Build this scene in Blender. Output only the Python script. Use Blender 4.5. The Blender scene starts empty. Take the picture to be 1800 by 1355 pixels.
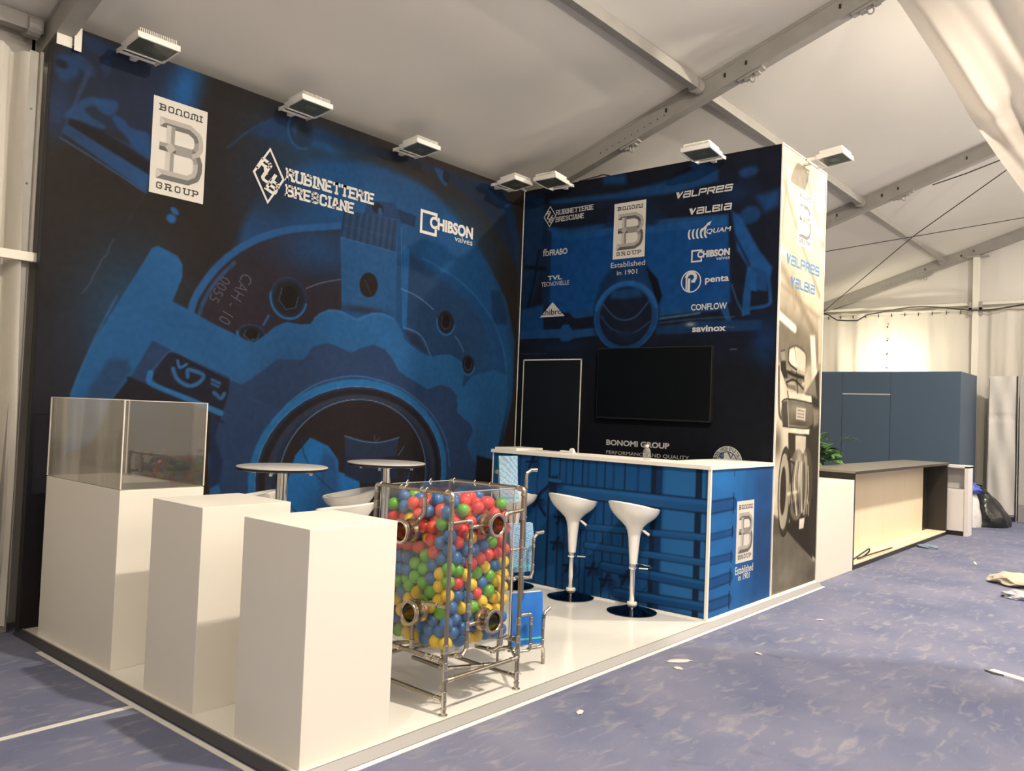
import bpy, bmesh, math, random
import numpy as np
from mathutils import Vector, Matrix
S = bpy.context.scene
C = S.collection
PI = math.pi
random.seed(4)

# ---------------------------------------------------------------- camera
cd = bpy.data.cameras.new('camera'); cam = bpy.data.objects.new('camera', cd); C.objects.link(cam)
cd.sensor_width = 36.0; cd.sensor_fit = 'HORIZONTAL'; cd.lens = 36.0 * 1436.14 / 1800.0
cd.clip_start = 0.05; cd.clip_end = 200
yaw, pitch, roll = 0.8692, 0.0325, 0.0393
fw = Vector((math.sin(yaw) * math.cos(pitch), math.cos(yaw) * math.cos(pitch), math.sin(pitch)))
rt = Vector((math.cos(yaw), -math.sin(yaw), 0)); up = rt.cross(fw)
r2 = math.cos(roll) * rt + math.sin(roll) * up; u2 = -math.sin(roll) * rt + math.cos(roll) * up
cam.matrix_world = Matrix(((r2.x, u2.x, -fw.x, -2.0717), (r2.y, u2.y, -fw.y, -2.822), (r2.z, u2.z, -fw.z, 1.5257), (0, 0, 0, 1)))
S.camera = cam

# ---------------------------------------------------------------- world, lights, exposure
w = bpy.data.worlds.new('night'); S.world = w; w.use_nodes = True
w.node_tree.nodes['Background'].inputs[0].default_value = (.02, .022, .03, 1)
w.node_tree.nodes['Background'].inputs[1].default_value = 1.0
S.view_settings.view_transform = 'Standard'; S.view_settings.look = 'None'
S.view_settings.gamma = 1.0; S.view_settings.use_curve_mapping = False
S.view_settings.exposure = 0.0
def lamp(x, y, z, power, col, size=.16, aim=(0, 0, -1)):
    """hall floodlight or added fill light: a small disc throwing light along aim"""
    l = bpy.data.lights.new('hall_or_added_light', 'AREA'); l.shape = 'DISK'; l.size = size; l.energy = power; l.color = col
    o = bpy.data.objects.new('hall_or_added_light', l); C.objects.link(o); o.location = (x, y, z); o.rotation_euler = Vector(aim).to_track_quat('-Z', 'Y').to_euler()
WARM = (1.0, .88, .72)
lamp(1.2, -2.25, 5.25, 330, WARM, .16, (0, .16, -1))      # ridge floods, one per bay
lamp(6.2, -2.45, 5.25, 370, WARM, .16, (-.05, .16, -1))
lamp(11.2, -2.3, 5.25, 330, (1.0, .9, .78), .2)
lamp(-3.9, -2.2, 5.25, 190, WARM, .2)
for x in (-3.5, 1.5, 6.5, 11.5): lamp(x, -6.0, 2.9, 270, (1.0, .92, .82), .6, (0, .12, 1))   # unseen uplights added along the opposite side to brighten the tent ceiling
lamp(14.2, 1.9, 2.62, 34, (1.0, .88, .66), .3, (.8, 0, .3))   # work lamp standing behind the blue booth

# ---------------------------------------------------------------- helpers
def lin(c):
    return tuple(((v / 255.0) / 12.92 if v <= 10.3 else (((v / 255.0) + .055) / 1.055) ** 2.4) for v in c)
def mat(name, col, rough=.5, metal=0, spec=.5, bump=None, noise=None, emit=None, alpha=None, trans=0, coat=0):
    """procedural principled material; noise=(scale, second colour, contrast), bump=(scale, strength)"""
    m = bpy.data.materials.new(name); m.use_nodes = True; nt = m.node_tree; b = nt.nodes['Principled BSDF']
    b.inputs['Base Color'].default_value = (*col, 1); b.inputs['Roughness'].default_value = rough
    b.inputs['Metallic'].default_value = metal; b.inputs['Specular IOR Level'].default_value = spec
    b.inputs['Coat Weight'].default_value = coat
    tc = nt.nodes.new('ShaderNodeTexCoord')
    if noise:
        n = nt.nodes.new('ShaderNodeTexNoise'); n.inputs['Scale'].default_value = noise[0]; n.inputs['Detail'].default_value = 6
        nt.links.new(tc.outputs['Object'], n.inputs['Vector'])
        r = nt.nodes.new('ShaderNodeValToRGB'); k = noise[2]
        r.color_ramp.elements[0].position = .5 - k; r.color_ramp.elements[1].position = .5 + k
        r.color_ramp.elements[0].color = (*col, 1); r.color_ramp.elements[1].color = (*noise[1], 1)
        nt.links.new(n.outputs['Fac'], r.inputs[0]); nt.links.new(r.outputs[0], b.inputs['Base Color'])
    if bump:
        n2 = nt.nodes.new('ShaderNodeTexNoise'); n2.inputs['Scale'].default_value = bump[0]; n2.inputs['Detail'].default_value = 4
        nt.links.new(tc.outputs['Object'], n2.inputs['Vector'])
        bp = nt.nodes.new('ShaderNodeBump'); bp.inputs['Strength'].default_value = bump[1]; bp.inputs['Distance'].default_value = .02
        nt.links.new(n2.outputs['Fac'], bp.inputs['Height']); nt.links.new(bp.outputs[0], b.inputs['Normal'])
    if emit:
        b.inputs['Emission Color'].default_value = (*emit[0], 1); b.inputs['Emission Strength'].default_value = emit[1]
    if alpha is not None: b.inputs['Alpha'].default_value = alpha
    b.inputs['Transmission Weight'].default_value = trans
    return m
def clear_mat(name, tint=(.93, .95, .94), haze=0.0, refl=1.45, rough=.02):
    """clear acrylic sheet: straight-through transparency plus Fresnel gloss and a little milky haze"""
    m = bpy.data.materials.new(name); m.use_nodes = True; nt = m.node_tree; nt.nodes.clear()
    out = nt.nodes.new('ShaderNodeOutputMaterial'); tr = nt.nodes.new('ShaderNodeBsdfTransparent'); gl = nt.nodes.new('ShaderNodeBsdfGlossy')
    tr.inputs[0].default_value = (*tint, 1); gl.inputs['Roughness'].default_value = rough; gl.inputs[0].default_value = (1, 1, 1, 1)
    lw = nt.nodes.new('ShaderNodeLayerWeight'); lw.inputs[0].default_value = .5
    p5 = nt.nodes.new('ShaderNodeMath'); p5.operation = 'POWER'; p5.inputs[1].default_value = 5.0; nt.links.new(lw.outputs['Facing'], p5.inputs[0])
    r0 = ((refl - 1) / (refl + 1)) ** 2; fr = nt.nodes.new('ShaderNodeMath'); fr.operation = 'MULTIPLY_ADD'; fr.inputs[1].default_value = 1 - r0; fr.inputs[2].default_value = r0
    nt.links.new(p5.outputs[0], fr.inputs[0])
    mx = nt.nodes.new('ShaderNodeMixShader'); nt.links.new(fr.outputs[0], mx.inputs[0])
    nt.links.new(tr.outputs[0], mx.inputs[1]); nt.links.new(gl.outputs[0], mx.inputs[2])
    di = nt.nodes.new('ShaderNodeBsdfDiffuse'); di.inputs[0].default_value = (.75, .76, .72, 1)
    m2 = nt.nodes.new('ShaderNodeMixShader'); m2.inputs[0].default_value = haze
    nt.links.new(mx.outputs[0], m2.inputs[1]); nt.links.new(di.outputs[0], m2.inputs[2]); nt.links.new(m2.outputs[0], out.inputs[0])
    return m
def cloth_mat(name, col, transl=.35, bump=None, noise=None, sheer=0):
    m = bpy.data.materials.new(name); m.use_nodes = True; nt = m.node_tree; nt.nodes.clear()
    out = nt.nodes.new('ShaderNodeOutputMaterial'); d = nt.nodes.new('ShaderNodeBsdfDiffuse'); t = nt.nodes.new('ShaderNodeBsdfTranslucent')
    mx = nt.nodes.new('ShaderNodeMixShader'); mx.inputs[0].default_value = transl
    d.inputs[0].default_value = (*col, 1); t.inputs[0].default_value = (*col, 1)
    nt.links.new(d.outputs[0], mx.inputs[1]); nt.links.new(t.outputs[0], mx.inputs[2]); nt.links.new(mx.outputs[0], out.inputs[0])
    if sheer:
        tp = nt.nodes.new('ShaderNodeBsdfTransparent'); m3 = nt.nodes.new('ShaderNodeMixShader'); m3.inputs[0].default_value = sheer
        nt.links.new(mx.outputs[0], m3.inputs[1]); nt.links.new(tp.outputs[0], m3.inputs[2]); nt.links.new(m3.outputs[0], out.inputs[0])
    tc = nt.nodes.new('ShaderNodeTexCoord')
    if bump:
        n2 = nt.nodes.new('ShaderNodeTexNoise'); n2.inputs['Scale'].default_value = bump[0]
        nt.links.new(tc.outputs['Object'], n2.inputs['Vector'])
        bp = nt.nodes.new('ShaderNodeBump'); bp.inputs['Strength'].default_value = bump[1]; bp.inputs['Distance'].default_value = .05
        nt.links.new(n2.outputs['Fac'], bp.inputs['Height']); nt.links.new(bp.outputs[0], d.inputs['Normal'])
    return m
def setp(o, label=None, cat=None, group=None, kind=None):
    if label: o['label'] = label
    if cat: o['category'] = cat
    if group: o['group'] = group
    if kind: o['kind'] = kind
    return o
def obj(name, bm, m, parent=None, smooth=False):
    me = bpy.data.meshes.new(name)
    if isinstance(bm, bmesh.types.BMesh):
        bmesh.ops.recalc_face_normals(bm, faces=bm.faces[:]); bm.to_mesh(me); bm.free()
    else: me = bm
    if m is not None and not me.materials: me.materials.append(m)
    if smooth:
        me.polygons.foreach_set('use_smooth', [True] * len(me.polygons))
        try: me.set_sharp_from_angle(angle=math.radians(38))
        except Exception: pass
    o = bpy.data.objects.new(name, me); C.objects.link(o)
    if parent: o.parent = parent
    return o
def empty(name, loc, label, cat, group=None, rotz=0, kind=None):
    o = bpy.data.objects.new(name, None); C.objects.link(o); o.location = loc; o.rotation_euler = (0, 0, rotz); o.empty_display_size = .1
    return setp(o, label, cat, group, kind)
def B(): return bmesh.new()
def box(bm, x0, y0, z0, x1, y1, z1, bev=0, M=None):
    g = bmesh.ops.create_cube(bm, size=1.0)
    vs = g['verts']
    for v in vs:
        v.co = Vector((x0 + (v.co.x + .5) * (x1 - x0), y0 + (v.co.y + .5) * (y1 - y0), z0 + (v.co.z + .5) * (z1 - z0)))
    if bev:
        es = list({e for v in vs for e in v.link_edges})
        r = bmesh.ops.bevel(bm, geom=es, offset=bev, segments=2, profile=.6, affect='EDGES')
        vs = list({v for f in r['faces'] for v in f.verts} | {v for v in vs if v.is_valid})
    if M is not None:
        for v in vs: v.co = M @ v.co
    return bm
def frame_of(d):
    d = d.normalized(); a = Vector((0, 0, 1)) if abs(d.z) < .9 else Vector((1, 0, 0))
    x = d.cross(a).normalized(); return x, d.cross(x).normalized()
def tube(bm, pts, r, n=10, cap=True):
    """sweep; r number or list"""
    pts = [Vector(p) for p in pts]; rings = []
    up0 = None
    for i, p in enumerate(pts):
        d = (pts[min(i + 1, len(pts) - 1)] - pts[max(i - 1, 0)])
        if up0 is None: x, y = frame_of(d)
        else:
            d = d.normalized(); x = (up0 - d * up0.dot(d)).normalized(); y = d.cross(x)
        up0 = x; rr = r[i] if isinstance(r, (list, tuple)) else r
        rings.append([bm.verts.new(p + rr * (math.cos(2 * PI * k / n) * x + math.sin(2 * PI * k / n) * y)) for k in range(n)])
    for a, b in zip(rings, rings[1:]):
        for k in range(n): bm.faces.new((a[k], a[(k + 1) % n], b[(k + 1) % n], b[k]))
    if cap: bm.faces.new(rings[0]); bm.faces.new(rings[-1])
    return bm
def lathe(bm, prof, n=24, M=None, cap=True):
    rings = []
    for r, z in prof:
        ring = []
        for k in range(n):
            v = Vector((r * math.cos(2 * PI * k / n), r * math.sin(2 * PI * k / n), z))
            ring.append(bm.verts.new(M @ v if M is not None else v))
        rings.append(ring)
    for a, b in zip(rings, rings[1:]):
        for k in range(n): bm.faces.new((a[k], a[(k + 1) % n], b[(k + 1) % n], b[k]))
    if cap:
        bm.faces.new(rings[0]); bm.faces.new(rings[-1])
    return bm
def along(p, q):
    """matrix taking +z to the direction p->q, origin at p"""
    d = (Vector(q) - Vector(p)).normalized(); x, y = frame_of(d)
    return Matrix(((x.x, y.x, d.x, p[0]), (x.y, y.y, d.y, p[1]), (x.z, y.z, d.z, p[2]), (0, 0, 0, 1)))
def prism(bm, pts, z0, z1):
    a = [bm.verts.new((p[0], p[1], z0)) for p in pts]; b = [bm.verts.new((p[0], p[1], z1)) for p in pts]
    bm.faces.new(a); bm.faces.new(b)
    for i in range(len(pts)): bm.faces.new((a[i], a[(i + 1) % len(pts)], b[(i + 1) % len(pts)], b[i]))
    return bm
def grid_mesh(name, nu, nv, fn):
    """surface from fn(s,t)->xyz, s,t in 0..1"""
    me = bpy.data.meshes.new(name); vs = [fn(i / nu, j / nv) for j in range(nv + 1) for i in range(nu + 1)]
    fs = [(j * (nu + 1) + i, j * (nu + 1) + i + 1, (j + 1) * (nu + 1) + i + 1, (j + 1) * (nu + 1) + i) for j in range(nv) for i in range(nu)]
    me.from_pydata(vs, [], fs); me.polygons.foreach_set('use_smooth', [True] * len(fs)); return me

# ---------------------------------------------------------------- materials
M_white = mat('white_laminate', (.78, .74, .665), .45, bump=(90, .02))
M_whitegloss = mat('white_gloss', (.80, .78, .74), .16, coat=.3)
M_floorwhite = mat('white_floor_panel', (.80, .78, .73), .12, spec=.5, coat=.2)
M_alu = mat('brushed_aluminium', (.30, .295, .29), .5, .4)
M_seam = mat('pale_trim', (.78, .75, .66), .4)
M_black = mat('black_print_edge', (.012, .012, .014), .5)
M_chrome = mat('chrome', (.88, .87, .84), .08, 1)
M_nickel = mat('dull_nickel_pipe', (.40, .35, .29), .32, 1, noise=(8, (.32, .28, .23), .3))
M_collar = mat('bright_pipe_collar', (.56, .52, .45), .25, 1)
M_bronze = mat('bronze_coupling', (.52, .38, .26), .22, 1, noise=(14, (.40, .29, .2), .3))
M_fab = mat('tent_fabric_roof', (.66, .63, .575), .75, noise=(1.2, (.61, .58, .53), .4), bump=(3, .08))
M_frame = mat('tent_aluminium', (.36, .345, .31), .55, .2, noise=(5, (.30, .285, .26), .3))
M_sheet = cloth_mat('white_curtain', (.76, .72, .64), .25, bump=(6, .2))
M_darkglass = mat('dark_lamp_glass', (.10, .115, .09), .2)
M_tv = mat('black_screen', (.004, .005, .006), .35, spec=.12)
M_blackplastic = mat('black_plastic', (.015, .015, .016), .35)

# ---------------------------------------------------------------- the setting: tent
def carpet_material():
    m = bpy.data.materials.new('blue_carpet'); m.use_nodes = True; nt = m.node_tree; b = nt.nodes['Principled BSDF']
    N, L = nt.nodes.new, nt.links.new
    tc = N('ShaderNodeTexCoord')
    def noise(sc, det=5, st=None, src=None, dist=0):
        n = N('ShaderNodeTexNoise'); n.inputs['Scale'].default_value = sc; n.inputs['Detail'].default_value = det; n.inputs['Distortion'].default_value = dist
        if st:
            mp = N('ShaderNodeMapping'); mp.inputs['Scale'].default_value = st; mp.inputs['Rotation'].default_value = (0, 0, .35)
            L(tc.outputs['Object'], mp.inputs[0]); L(mp.outputs[0], n.inputs['Vector'])
        else: L(tc.outputs['Object'], n.inputs['Vector'])
        return n
    def ramp(n, a, c1, bb, c2):
        r = N('ShaderNodeValToRGB'); e = r.color_ramp.elements; e[0].position = a; e[1].position = bb; e[0].color = (*c1, 1); e[1].color = (*c2, 1)
        L(n.outputs['Fac'], r.inputs[0]); return r
    def mix(f, a, c):
        x = N('ShaderNodeMixRGB'); L(f.outputs[0], x.inputs[0]); L(a.outputs[0], x.inputs[1])
        if isinstance(c, tuple): x.inputs[2].default_value = (*c, 1)
        else: L(c.outputs[0], x.inputs[2])
        return x
    base = ramp(noise(1.3, 6), .3, (.105, .120, .205), .72, (.185, .190, .262))
    dust = ramp(noise(5, 8, (1, 2.6, 1), dist=.8), .54, (0, 0, 0), .74, (.55, .55, .55))
    c1 = mix(dust, base, (.32, .305, .31))
    fleck = ramp(noise(24, 6, (1, 1.9, 1), dist=1.6), .66, (0, 0, 0), .78, (.35, .35, .35))
    c2 = mix(fleck, c1, (.44, .43, .45))
    dark = ramp(noise(3.1, 6, dist=1.5), .62, (0, 0, 0), .80, (.45, .45, .45))
    c3 = mix(dark, c2, (.07, .075, .12))
    L(c3.outputs[0], b.inputs['Base Color']); b.inputs['Roughness'].default_value = .9; b.inputs['Specular IOR Level'].default_value = .2
    n = noise(220, 3); bp = N('ShaderNodeBump'); bp.inputs['Strength'].default_value = .25; bp.inputs['Distance'].default_value = .01
    n5 = noise(7, 4, dist=1); ad = N('ShaderNodeMath'); ad.operation = 'ADD'; L(n.outputs['Fac'], ad.inputs[0]); L(n5.outputs['Fac'], ad.inputs[1])
    L(ad.outputs[0], bp.inputs['Height']); L(bp.outputs[0], b.inputs['Normal'])
    return m
M_carpet = carpet_material()
ZF = -.04
bm = B(); box(bm, -9, -7.3, ZF - .05, 22, 3.6, ZF); setp(obj('floor', bm, M_carpet), 'worn dusty blue grey carpet covering the hall', kind='structure')

RA, RS = 4.913, .332          # rafter underside height z = RA - RS*y
RIDGE = -2.0
def zb(y): return RA - RS * y if y > RIDGE else RA - RS * (2 * RIDGE - y)
def roof_pt(x, y, dz=.205): return (x, y, zb(y) + dz)
# roof cloth per bay, slightly sagging between rafters
bays = [(-10, -5), (-5, 0), (0, 5), (5, 10), (10, 15.1)]
bm = B()
for a, b_ in bays:
    for y0, y1 in ((3.35, RIDGE), (RIDGE, -7.35)):
        nx, ny = 14, 18; vv = []
        for j in range(ny + 1):
            row = []
            for i in range(nx + 1):
                s, t = i / nx, j / ny; x = a + (b_ - a) * s; y = y0 + (y1 - y0) * t
                sag = .035 * math.sin(PI * s) * math.sin(PI * t) + .012 * math.sin(PI * s) * math.sin(7 * t * PI + a)
                row.append(bm.verts.new((x, y, zb(y) + .205 - sag)))
            vv.append(row)
        for j in range(ny):
            for i in range(nx): bm.faces.new((vv[j][i], vv[j][i + 1], vv[j + 1][i + 1], vv[j + 1][i]))
bmesh.ops.remove_doubles(bm, verts=bm.verts[:], dist=.002)
setp(obj('ceiling', bm, M_fab, smooth=True), 'sloping off-white tent fabric roof above the stand', kind='structure')
# outer walls
bm = B(); box(bm, -10, -7.4, ZF, 15.1, -7.35, 4.1); box(bm, -10.05, -7.4, ZF, -10, 3.4, 6.0)
setp(obj('wall_entrance', bm, M_fab), 'tent side behind the viewer', kind='structure')
bm = B(); box(bm, -.02, 3.36, ZF, 15.2, 3.4, 4.12); setp(obj('wall_rear', bm, M_fab), 'tent side wall behind the stand', kind='structure')

def rafter(X, wdt=.1, label=None, front=False):
    e = empty('tent_rafter', (X, RIDGE, 0), label, 'beam', kind='structure')
    bm = B()
    for y0, y1 in ((3.3, RIDGE), (RIDGE, -7.3)):
        # box profile with a lower flange
        for (xa, xb, za, zc) in ((0.0, wdt, 0.0, .205), (-.006, wdt + .006, -.004, .022), (-.006, wdt + .006, .17, .2)):
            q = []
            for y in (y0, y1):
                z = zb(y)
                q.append([bm.verts.new(Vector((xa, y - RIDGE, z + za))), bm.verts.new(Vector((xb, y - RIDGE, z + za))), bm.verts.new(Vector((xb, y - RIDGE, z + zc))), bm.verts.new(Vector((xa, y - RIDGE, z + zc)))])
            a, b_ = q
            for k in range(4): bm.faces.new((a[k], a[(k + 1) % 4], b_[(k + 1) % 4], b_[k]))
            bm.faces.new(a); bm.faces.new(b_)
    obj('beam', bm, M_frame, e)
    # row of drilled holes and plates on the left flank
    bm = B()
    for k in range(11):
        y = 2.05 - k * .075; z = zb(y) + .06
        lathe(bm, [(.006, 0), (.006, .003)], 8, along((-.0075, y - RIDGE, z), (-1, y - RIDGE, z)))
    for y in (1.28, .66, .45, -.4): 
        z = zb(y) + .1; box(bm, -.009, y - RIDGE - .01, z - .02, -.006, y - RIDGE + .01, z + .02)
    obj('drilled_holes', bm, M_blackplastic, e)
    return e
def clamp(e, y, s=1.0):
    """hook clamp hanging under a rafter"""
    z = zb(y) - .004; bm = B()
    M = Matrix.Translation((.05, y - RIDGE, z)) @ Matrix.Rotation(-math.atan(RS), 4, 'X')
    box(bm, -.04, -.16 * s, -.022, .04, .16 * s, 0, .004, M); box(bm, -.03, -.1 * s, -.04, .03, -.04 * s, -.02, .003, M)
    box(bm, -.025, .03 * s, -.045, .025, .09 * s, -.02, .003, M)
    pts = [M @ Vector((0, .03 * math.cos(a) * s, -.055 + .032 * math.sin(a))) for a in np.linspace(0, 2 * PI, 13)]
    tube(bm, pts, .007, 6, False)
    obj('hanging_clamp', bm, M_frame, e)
r0 = rafter(0.0, label='tent rafter passing over the left end of the dark mural wall')
r1 = rafter(5.0, label='long grey tent rafter rising from behind the inner corner of the stand')
clamp(r1, 1.72, .7); clamp(r1, .42, .8); clamp(r1, -.62, .9)
r2_ = rafter(10.0, label='grey tent rafter crossing behind the black and white printed column top')
clamp(r2_, .40, .9)
r3 = rafter(15.0, label='gable end tent rafter farthest from the viewer')
clamp(r3, 1.3, .9)
M_purlin = M_frame
def purlin(x0, x1, y, label, w=.085, h=.1):
    e = empty('roof_purlin', (x0, y, 0), label, 'beam', kind='structure')
    z = zb(y) + .19; bm = B(); box(bm, 0.0, -w / 2, z - h, x1 - x0, w / 2, z, .004); obj('bar', bm, M_purlin, e)
    bm = B()
    for xx in (.05, x1 - x0 - .05):
        M = Matrix.Translation((xx, 0, z - h * .6)) @ Matrix.Rotation(PI / 2, 4, 'Y')
        lathe(bm, [(.035, -.05), (.075, -.05), (.075, .03), (.035, .03)], 16, M, False)
    obj('end_socket', bm, M_frame, e)
purlin(.1, 5.0, .93, 'purlin crossing the roof above the mural in the nearest bay')
purlin(5.1, 10.0, .95, 'purlin passing behind the top of the printed column')
purlin(10.1, 15.0, .98, 'thin purlin in the farthest roof bay crossed by two cables', .07, .08)
purlin(-5, 0.0, .93, 'purlin of the bay left of the stand')
purlin(-5, -.02, 3.2, 'eaves beam above the left curtain')
# eave post beside the mural
e = empty('tent_post', (0, 3.15, ZF), 'narrow aluminium post left of the dark mural wall', 'post', kind='structure')
bm = B(); box(bm, -.11, -.02, 0, -.045, .06, 3.84, .004); obj('post', bm, M_frame, e)
bm = B(); box(bm, -.045, -.05, 2.45, -.03, -.005, 3.84, .002); box(bm, -.045, -.012, 0.1, -.036, .04, 2.45); obj('post_flange', bm, mat('cream_flange', (.66, .62, .53), .5), e)
bm = B()
for z in (3.45, 2.95, 1.7, 1.0, .42): lathe(bm, [(.007, 0), (.007, .004)], 8, along((-.08, -.021, z), (-.08, -1, z)))
obj('bolt_hole', bm, M_blackplastic, e)
bm = B(); box(bm, -1.2, -.09, 2.43, .012, -.05, 2.49, .003)
obj('crossbar', bm, mat('cream_bar', (.80, .75, .64), .5), e)

def curtain(name, p0, p1, z0, z1, folds, depth, label, m, nv=30, seed=0, sway=.02, kind='structure', gather=0):
    rnd = random.Random(seed); ph = [rnd.random() * 6.28 for _ in range(8)]
    d = Vector((p1[0] - p0[0], p1[1] - p0[1], 0)); L = d.length; d.normalize(); n = Vector((d.y, -d.x, 0))
    def fn(s, t):
        a = s * L
        f = math.sin(2 * PI * folds * s + ph[0] + .6 * math.sin(3 * PI * t + ph[1])) + .5 * math.sin(2 * PI * folds * 1.73 * s + ph[2] + .8 * t) + .25 * math.sin(2 * PI * folds * 3.1 * s + ph[3])
        q = Vector((p0[0], p0[1], 0)) + d * (a + sway * math.sin(5 * t + ph[4] + 9 * s)) + n * depth * f * (.55 + .45 * (1 - t))
        return (q.x, q.y, z0 + (z1 - z0) * t + (.02 * math.sin(30 * s) if t == 1 else 0))
    me = grid_mesh(name, max(40, int(folds * 14)), nv, fn)
    o = obj(name, me, m); setp(o, label, kind=kind); return o
curtain('wall_curtain_left', (-2.6, 3.22), (-.09, 3.17), .02, 3.80, 15, .075, 'gathered white curtain hanging left of the mural wall', M_sheet, seed=3)
bm = B(); box(bm, -5, 3.36, ZF, -.0, 3.4, 4.1); setp(obj('wall_behind_curtain', bm, M_fab), 'tent side wall behind the left curtain', kind='structure')

# gable end
GX = 15.12
bm = B()
a = [bm.verts.new((GX, y, z)) for y, z in ((3.4, 3.6), (3.4, zb(3.4) + .2), (RIDGE, zb(RIDGE) + .2), (-7.4, zb(-7.4) + .2), (-7.4, 3.6))]
bm.faces.new(a); setp(obj('wall_gable', bm, M_fab), 'triangular fabric gable above the far curtain wall', kind='structure')
e = empty('gable_beam', (15.0, 0, 3.8), 'horizontal double rail above the far curtains', 'beam', kind='structure')
bm = B(); box(bm, 0, -7.3, -.05, .06, 3.3, -.01); box(bm, 0, -7.3, .05, .05, 3.3, .10, .003); obj('rail', bm, mat('cream_rail', (.70, .67, .58), .5), e)
for yy, lab in ((.40, 'tall cream gable post above the blue booth corner'), (-4.0, 'cream gable post outside the aisle')):
    e = empty('gable_post', (15.0, yy, ZF), lab, 'post', kind='structure')
    bm = B(); box(bm, -.03, -.055, 0, .06, .055, zb(yy) + .0 - ZF, .004); obj('post', bm, mat('cream_post', (.72, .69, .60), .5), e)
    bm = B(); box(bm, -.045, -.13, 3.80, -.03, .13, 3.84); box(bm, -.045, -.11, 3.70, .02, -.06, 3.95); box(bm, -.045, .06, 3.70, .02, .11, 3.95); obj('bracket', bm, M_frame, e)
    bm = B(); box(bm, -.04, -.2, zb(yy) - ZF - .035, .05, .2, zb(yy) - ZF - .005); obj('head_plate', bm, M_frame, e)
curtain('wall_gable_curtain_left', (15.06, 3.3), (15.06, .45), ZF, 3.76, 5, .035, 'pale curtain above the blue booth, lit from behind it', M_sheet, seed=5)
curtain('wall_gable_curtain_right', (15.06, .36), (15.06, -7.3), ZF, 3.72, 18, .05, 'white gathered curtain right of the gable post', M_sheet, seed=8)
bm = B()
for k in range(12):
    y = 3.1 - k * .245; box(bm, 15.0, y - .006, 3.70, 15.03, y + .006, 3.77)
for k in range(5): lathe(bm, [(.016, 0), (.016, .01)], 8, along((15.0, 1.94, 3.50 - k * .27), (14.9, 1.94, 3.50 - k * .27)))
setp(obj('curtain_fastener', bm, M_blackplastic), 'dark ties and eyelets along the far curtain', 'fastener', kind='structure')
# bracing cables
def cable(name, pts, r, m, label, cat='cable', group=None, kind=None, n=6):
    bm = tube(B(), pts, r, n); o = obj(name, bm, m, smooth=True); return setp(o, label, cat, group, kind)
M_cable = mat('dark_cable', (.03, .028, .026), .5)
cable('bracing_cable', [(10.15, -1.45, zb(-1.45) - .03), (12.1, .77, zb(.77) - .03), (14.95, 3.2, zb(3.2))], .0075, M_cable, 'roof bracing cable rising to the left from the gable corner')
cable('bracing_cable', [(10.05, 2.75, zb(2.75) - .02), (12.1, .80, zb(.8) - .03), (14.95, -1.75, zb(-1.75))], .0075, M_cable, 'roof bracing cable crossing the far bay from upper right to lower left')
cable('bracing_cable', [(10.12, .04, zb(.04) - .02), (10.2, -.35, zb(-.35) - .035), (10.25, -.85, zb(-.85) - .04)], .008, M_cable, 'short cable hanging just under the second rafter')
pts = [(14.92, 3.3 - .2 * k, 3.80 + .06 * math.sin(k * .55 + 2.6) - (.10 if 1 < k < 5 else 0)) for k in range(27)]
cable('power_cable', pts, .014, M_cable, 'black power cable draped along the gable rail')

# hanging white drape at the upper right
def drape():
    # left edge (y,z) in the plane x~4.6..5.2, falling from the ridge and gathered low on the right
    E = [(-.55, 5.55), (-.86, 5.07), (-1.12, 4.58), (-1.34, 4.13), (-1.40, 4.0), (-1.60, 3.64), (-1.80, 3.30), (-1.98, 2.9), (-2.1, 2.6)]
    def edge(t):
        k = t * (len(E) - 1); i = min(int(k), len(E) - 2); f = k - i
        return E[i][0] + (E[i + 1][0] - E[i][0]) * f, E[i][1] + (E[i + 1][1] - E[i][1]) * f
    def fn(s, t):
        y, z = edge(t); wdt = 1.3 * (1 - .5 * t)
        yy = y - s * wdt
        x = 5.0 + .16 * math.sin(9 * s + 2.5 * t) + .07 * math.sin(21 * s - 5 * t) + .25 * s + .10 * math.sin(PI * min(1, t * 1.8)) * (1 - s)
        zz = z + .22 * s * (1 - t) - .12 * math.sin(PI * s) * (1 - .5 * t)
        return (x, yy, zz)
    me = grid_mesh('hanging_drape', 60, 60, fn)
    o = obj('hanging_drape', me, cloth_mat('sheer_white_cloth', (.40, .365, .33), .35, bump=(3, .2), sheer=.22))
    setp(o, 'white cloth drape hanging from the roof at the upper right', 'drape')
    def fn2(s, t):
        a = (t - .5) * 2
        return (4.95 + .05 * math.cos(6.28 * s) + .02 * math.sin(9 * t), -1.78 - .35 * a + .045 * math.sin(6.28 * s), 4.45 + .5 * -a - .0 * t + .03 * math.sin(6.28 * s + 12 * t))
drape()

# ---------------------------------------------------------------- the setting: exhibition stand shell
D, W1, W2, H = 2.99, 4.89, 5.985, 3.995
bm = B(); box(bm, .0, .0, ZF + .005, W2, D + .06, 0, 0); setp(obj('floor_platform', bm, M_floorwhite), 'glossy white raised floor of the stand', kind='structure')
e = empty('trim_floor_edge', (0, 0, 0), 'aluminium ramp profile around the white floor', 'trim', kind='structure')
def strip(bm, p):    # p list of 4 (x,y,z) + thickness handled by extrude down
    a = [bm.verts.new(q) for q in p]; b_ = [bm.verts.new((q[0], q[1], ZF - .01)) for q in p]
    bm.faces.new(a)
    for i in range(4): bm.faces.new((a[i], a[(i + 1) % 4], b_[(i + 1) % 4], b_[i]))
bm = B()
strip(bm, [(-.004, 0.0, .003), (W2 + .0, 0.0, .003), (W2 + .0, -.034, ZF + .006), (-.034, -.034, ZF + .006)])
obj('front_profile', bm, M_alu, e)
bm = B(); strip(bm, [(-.004, 0, .003), (-.034, -.034, ZF + .006), (-.034, D + .06, ZF + .006), (-.004, D + .06, .003)])
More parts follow.
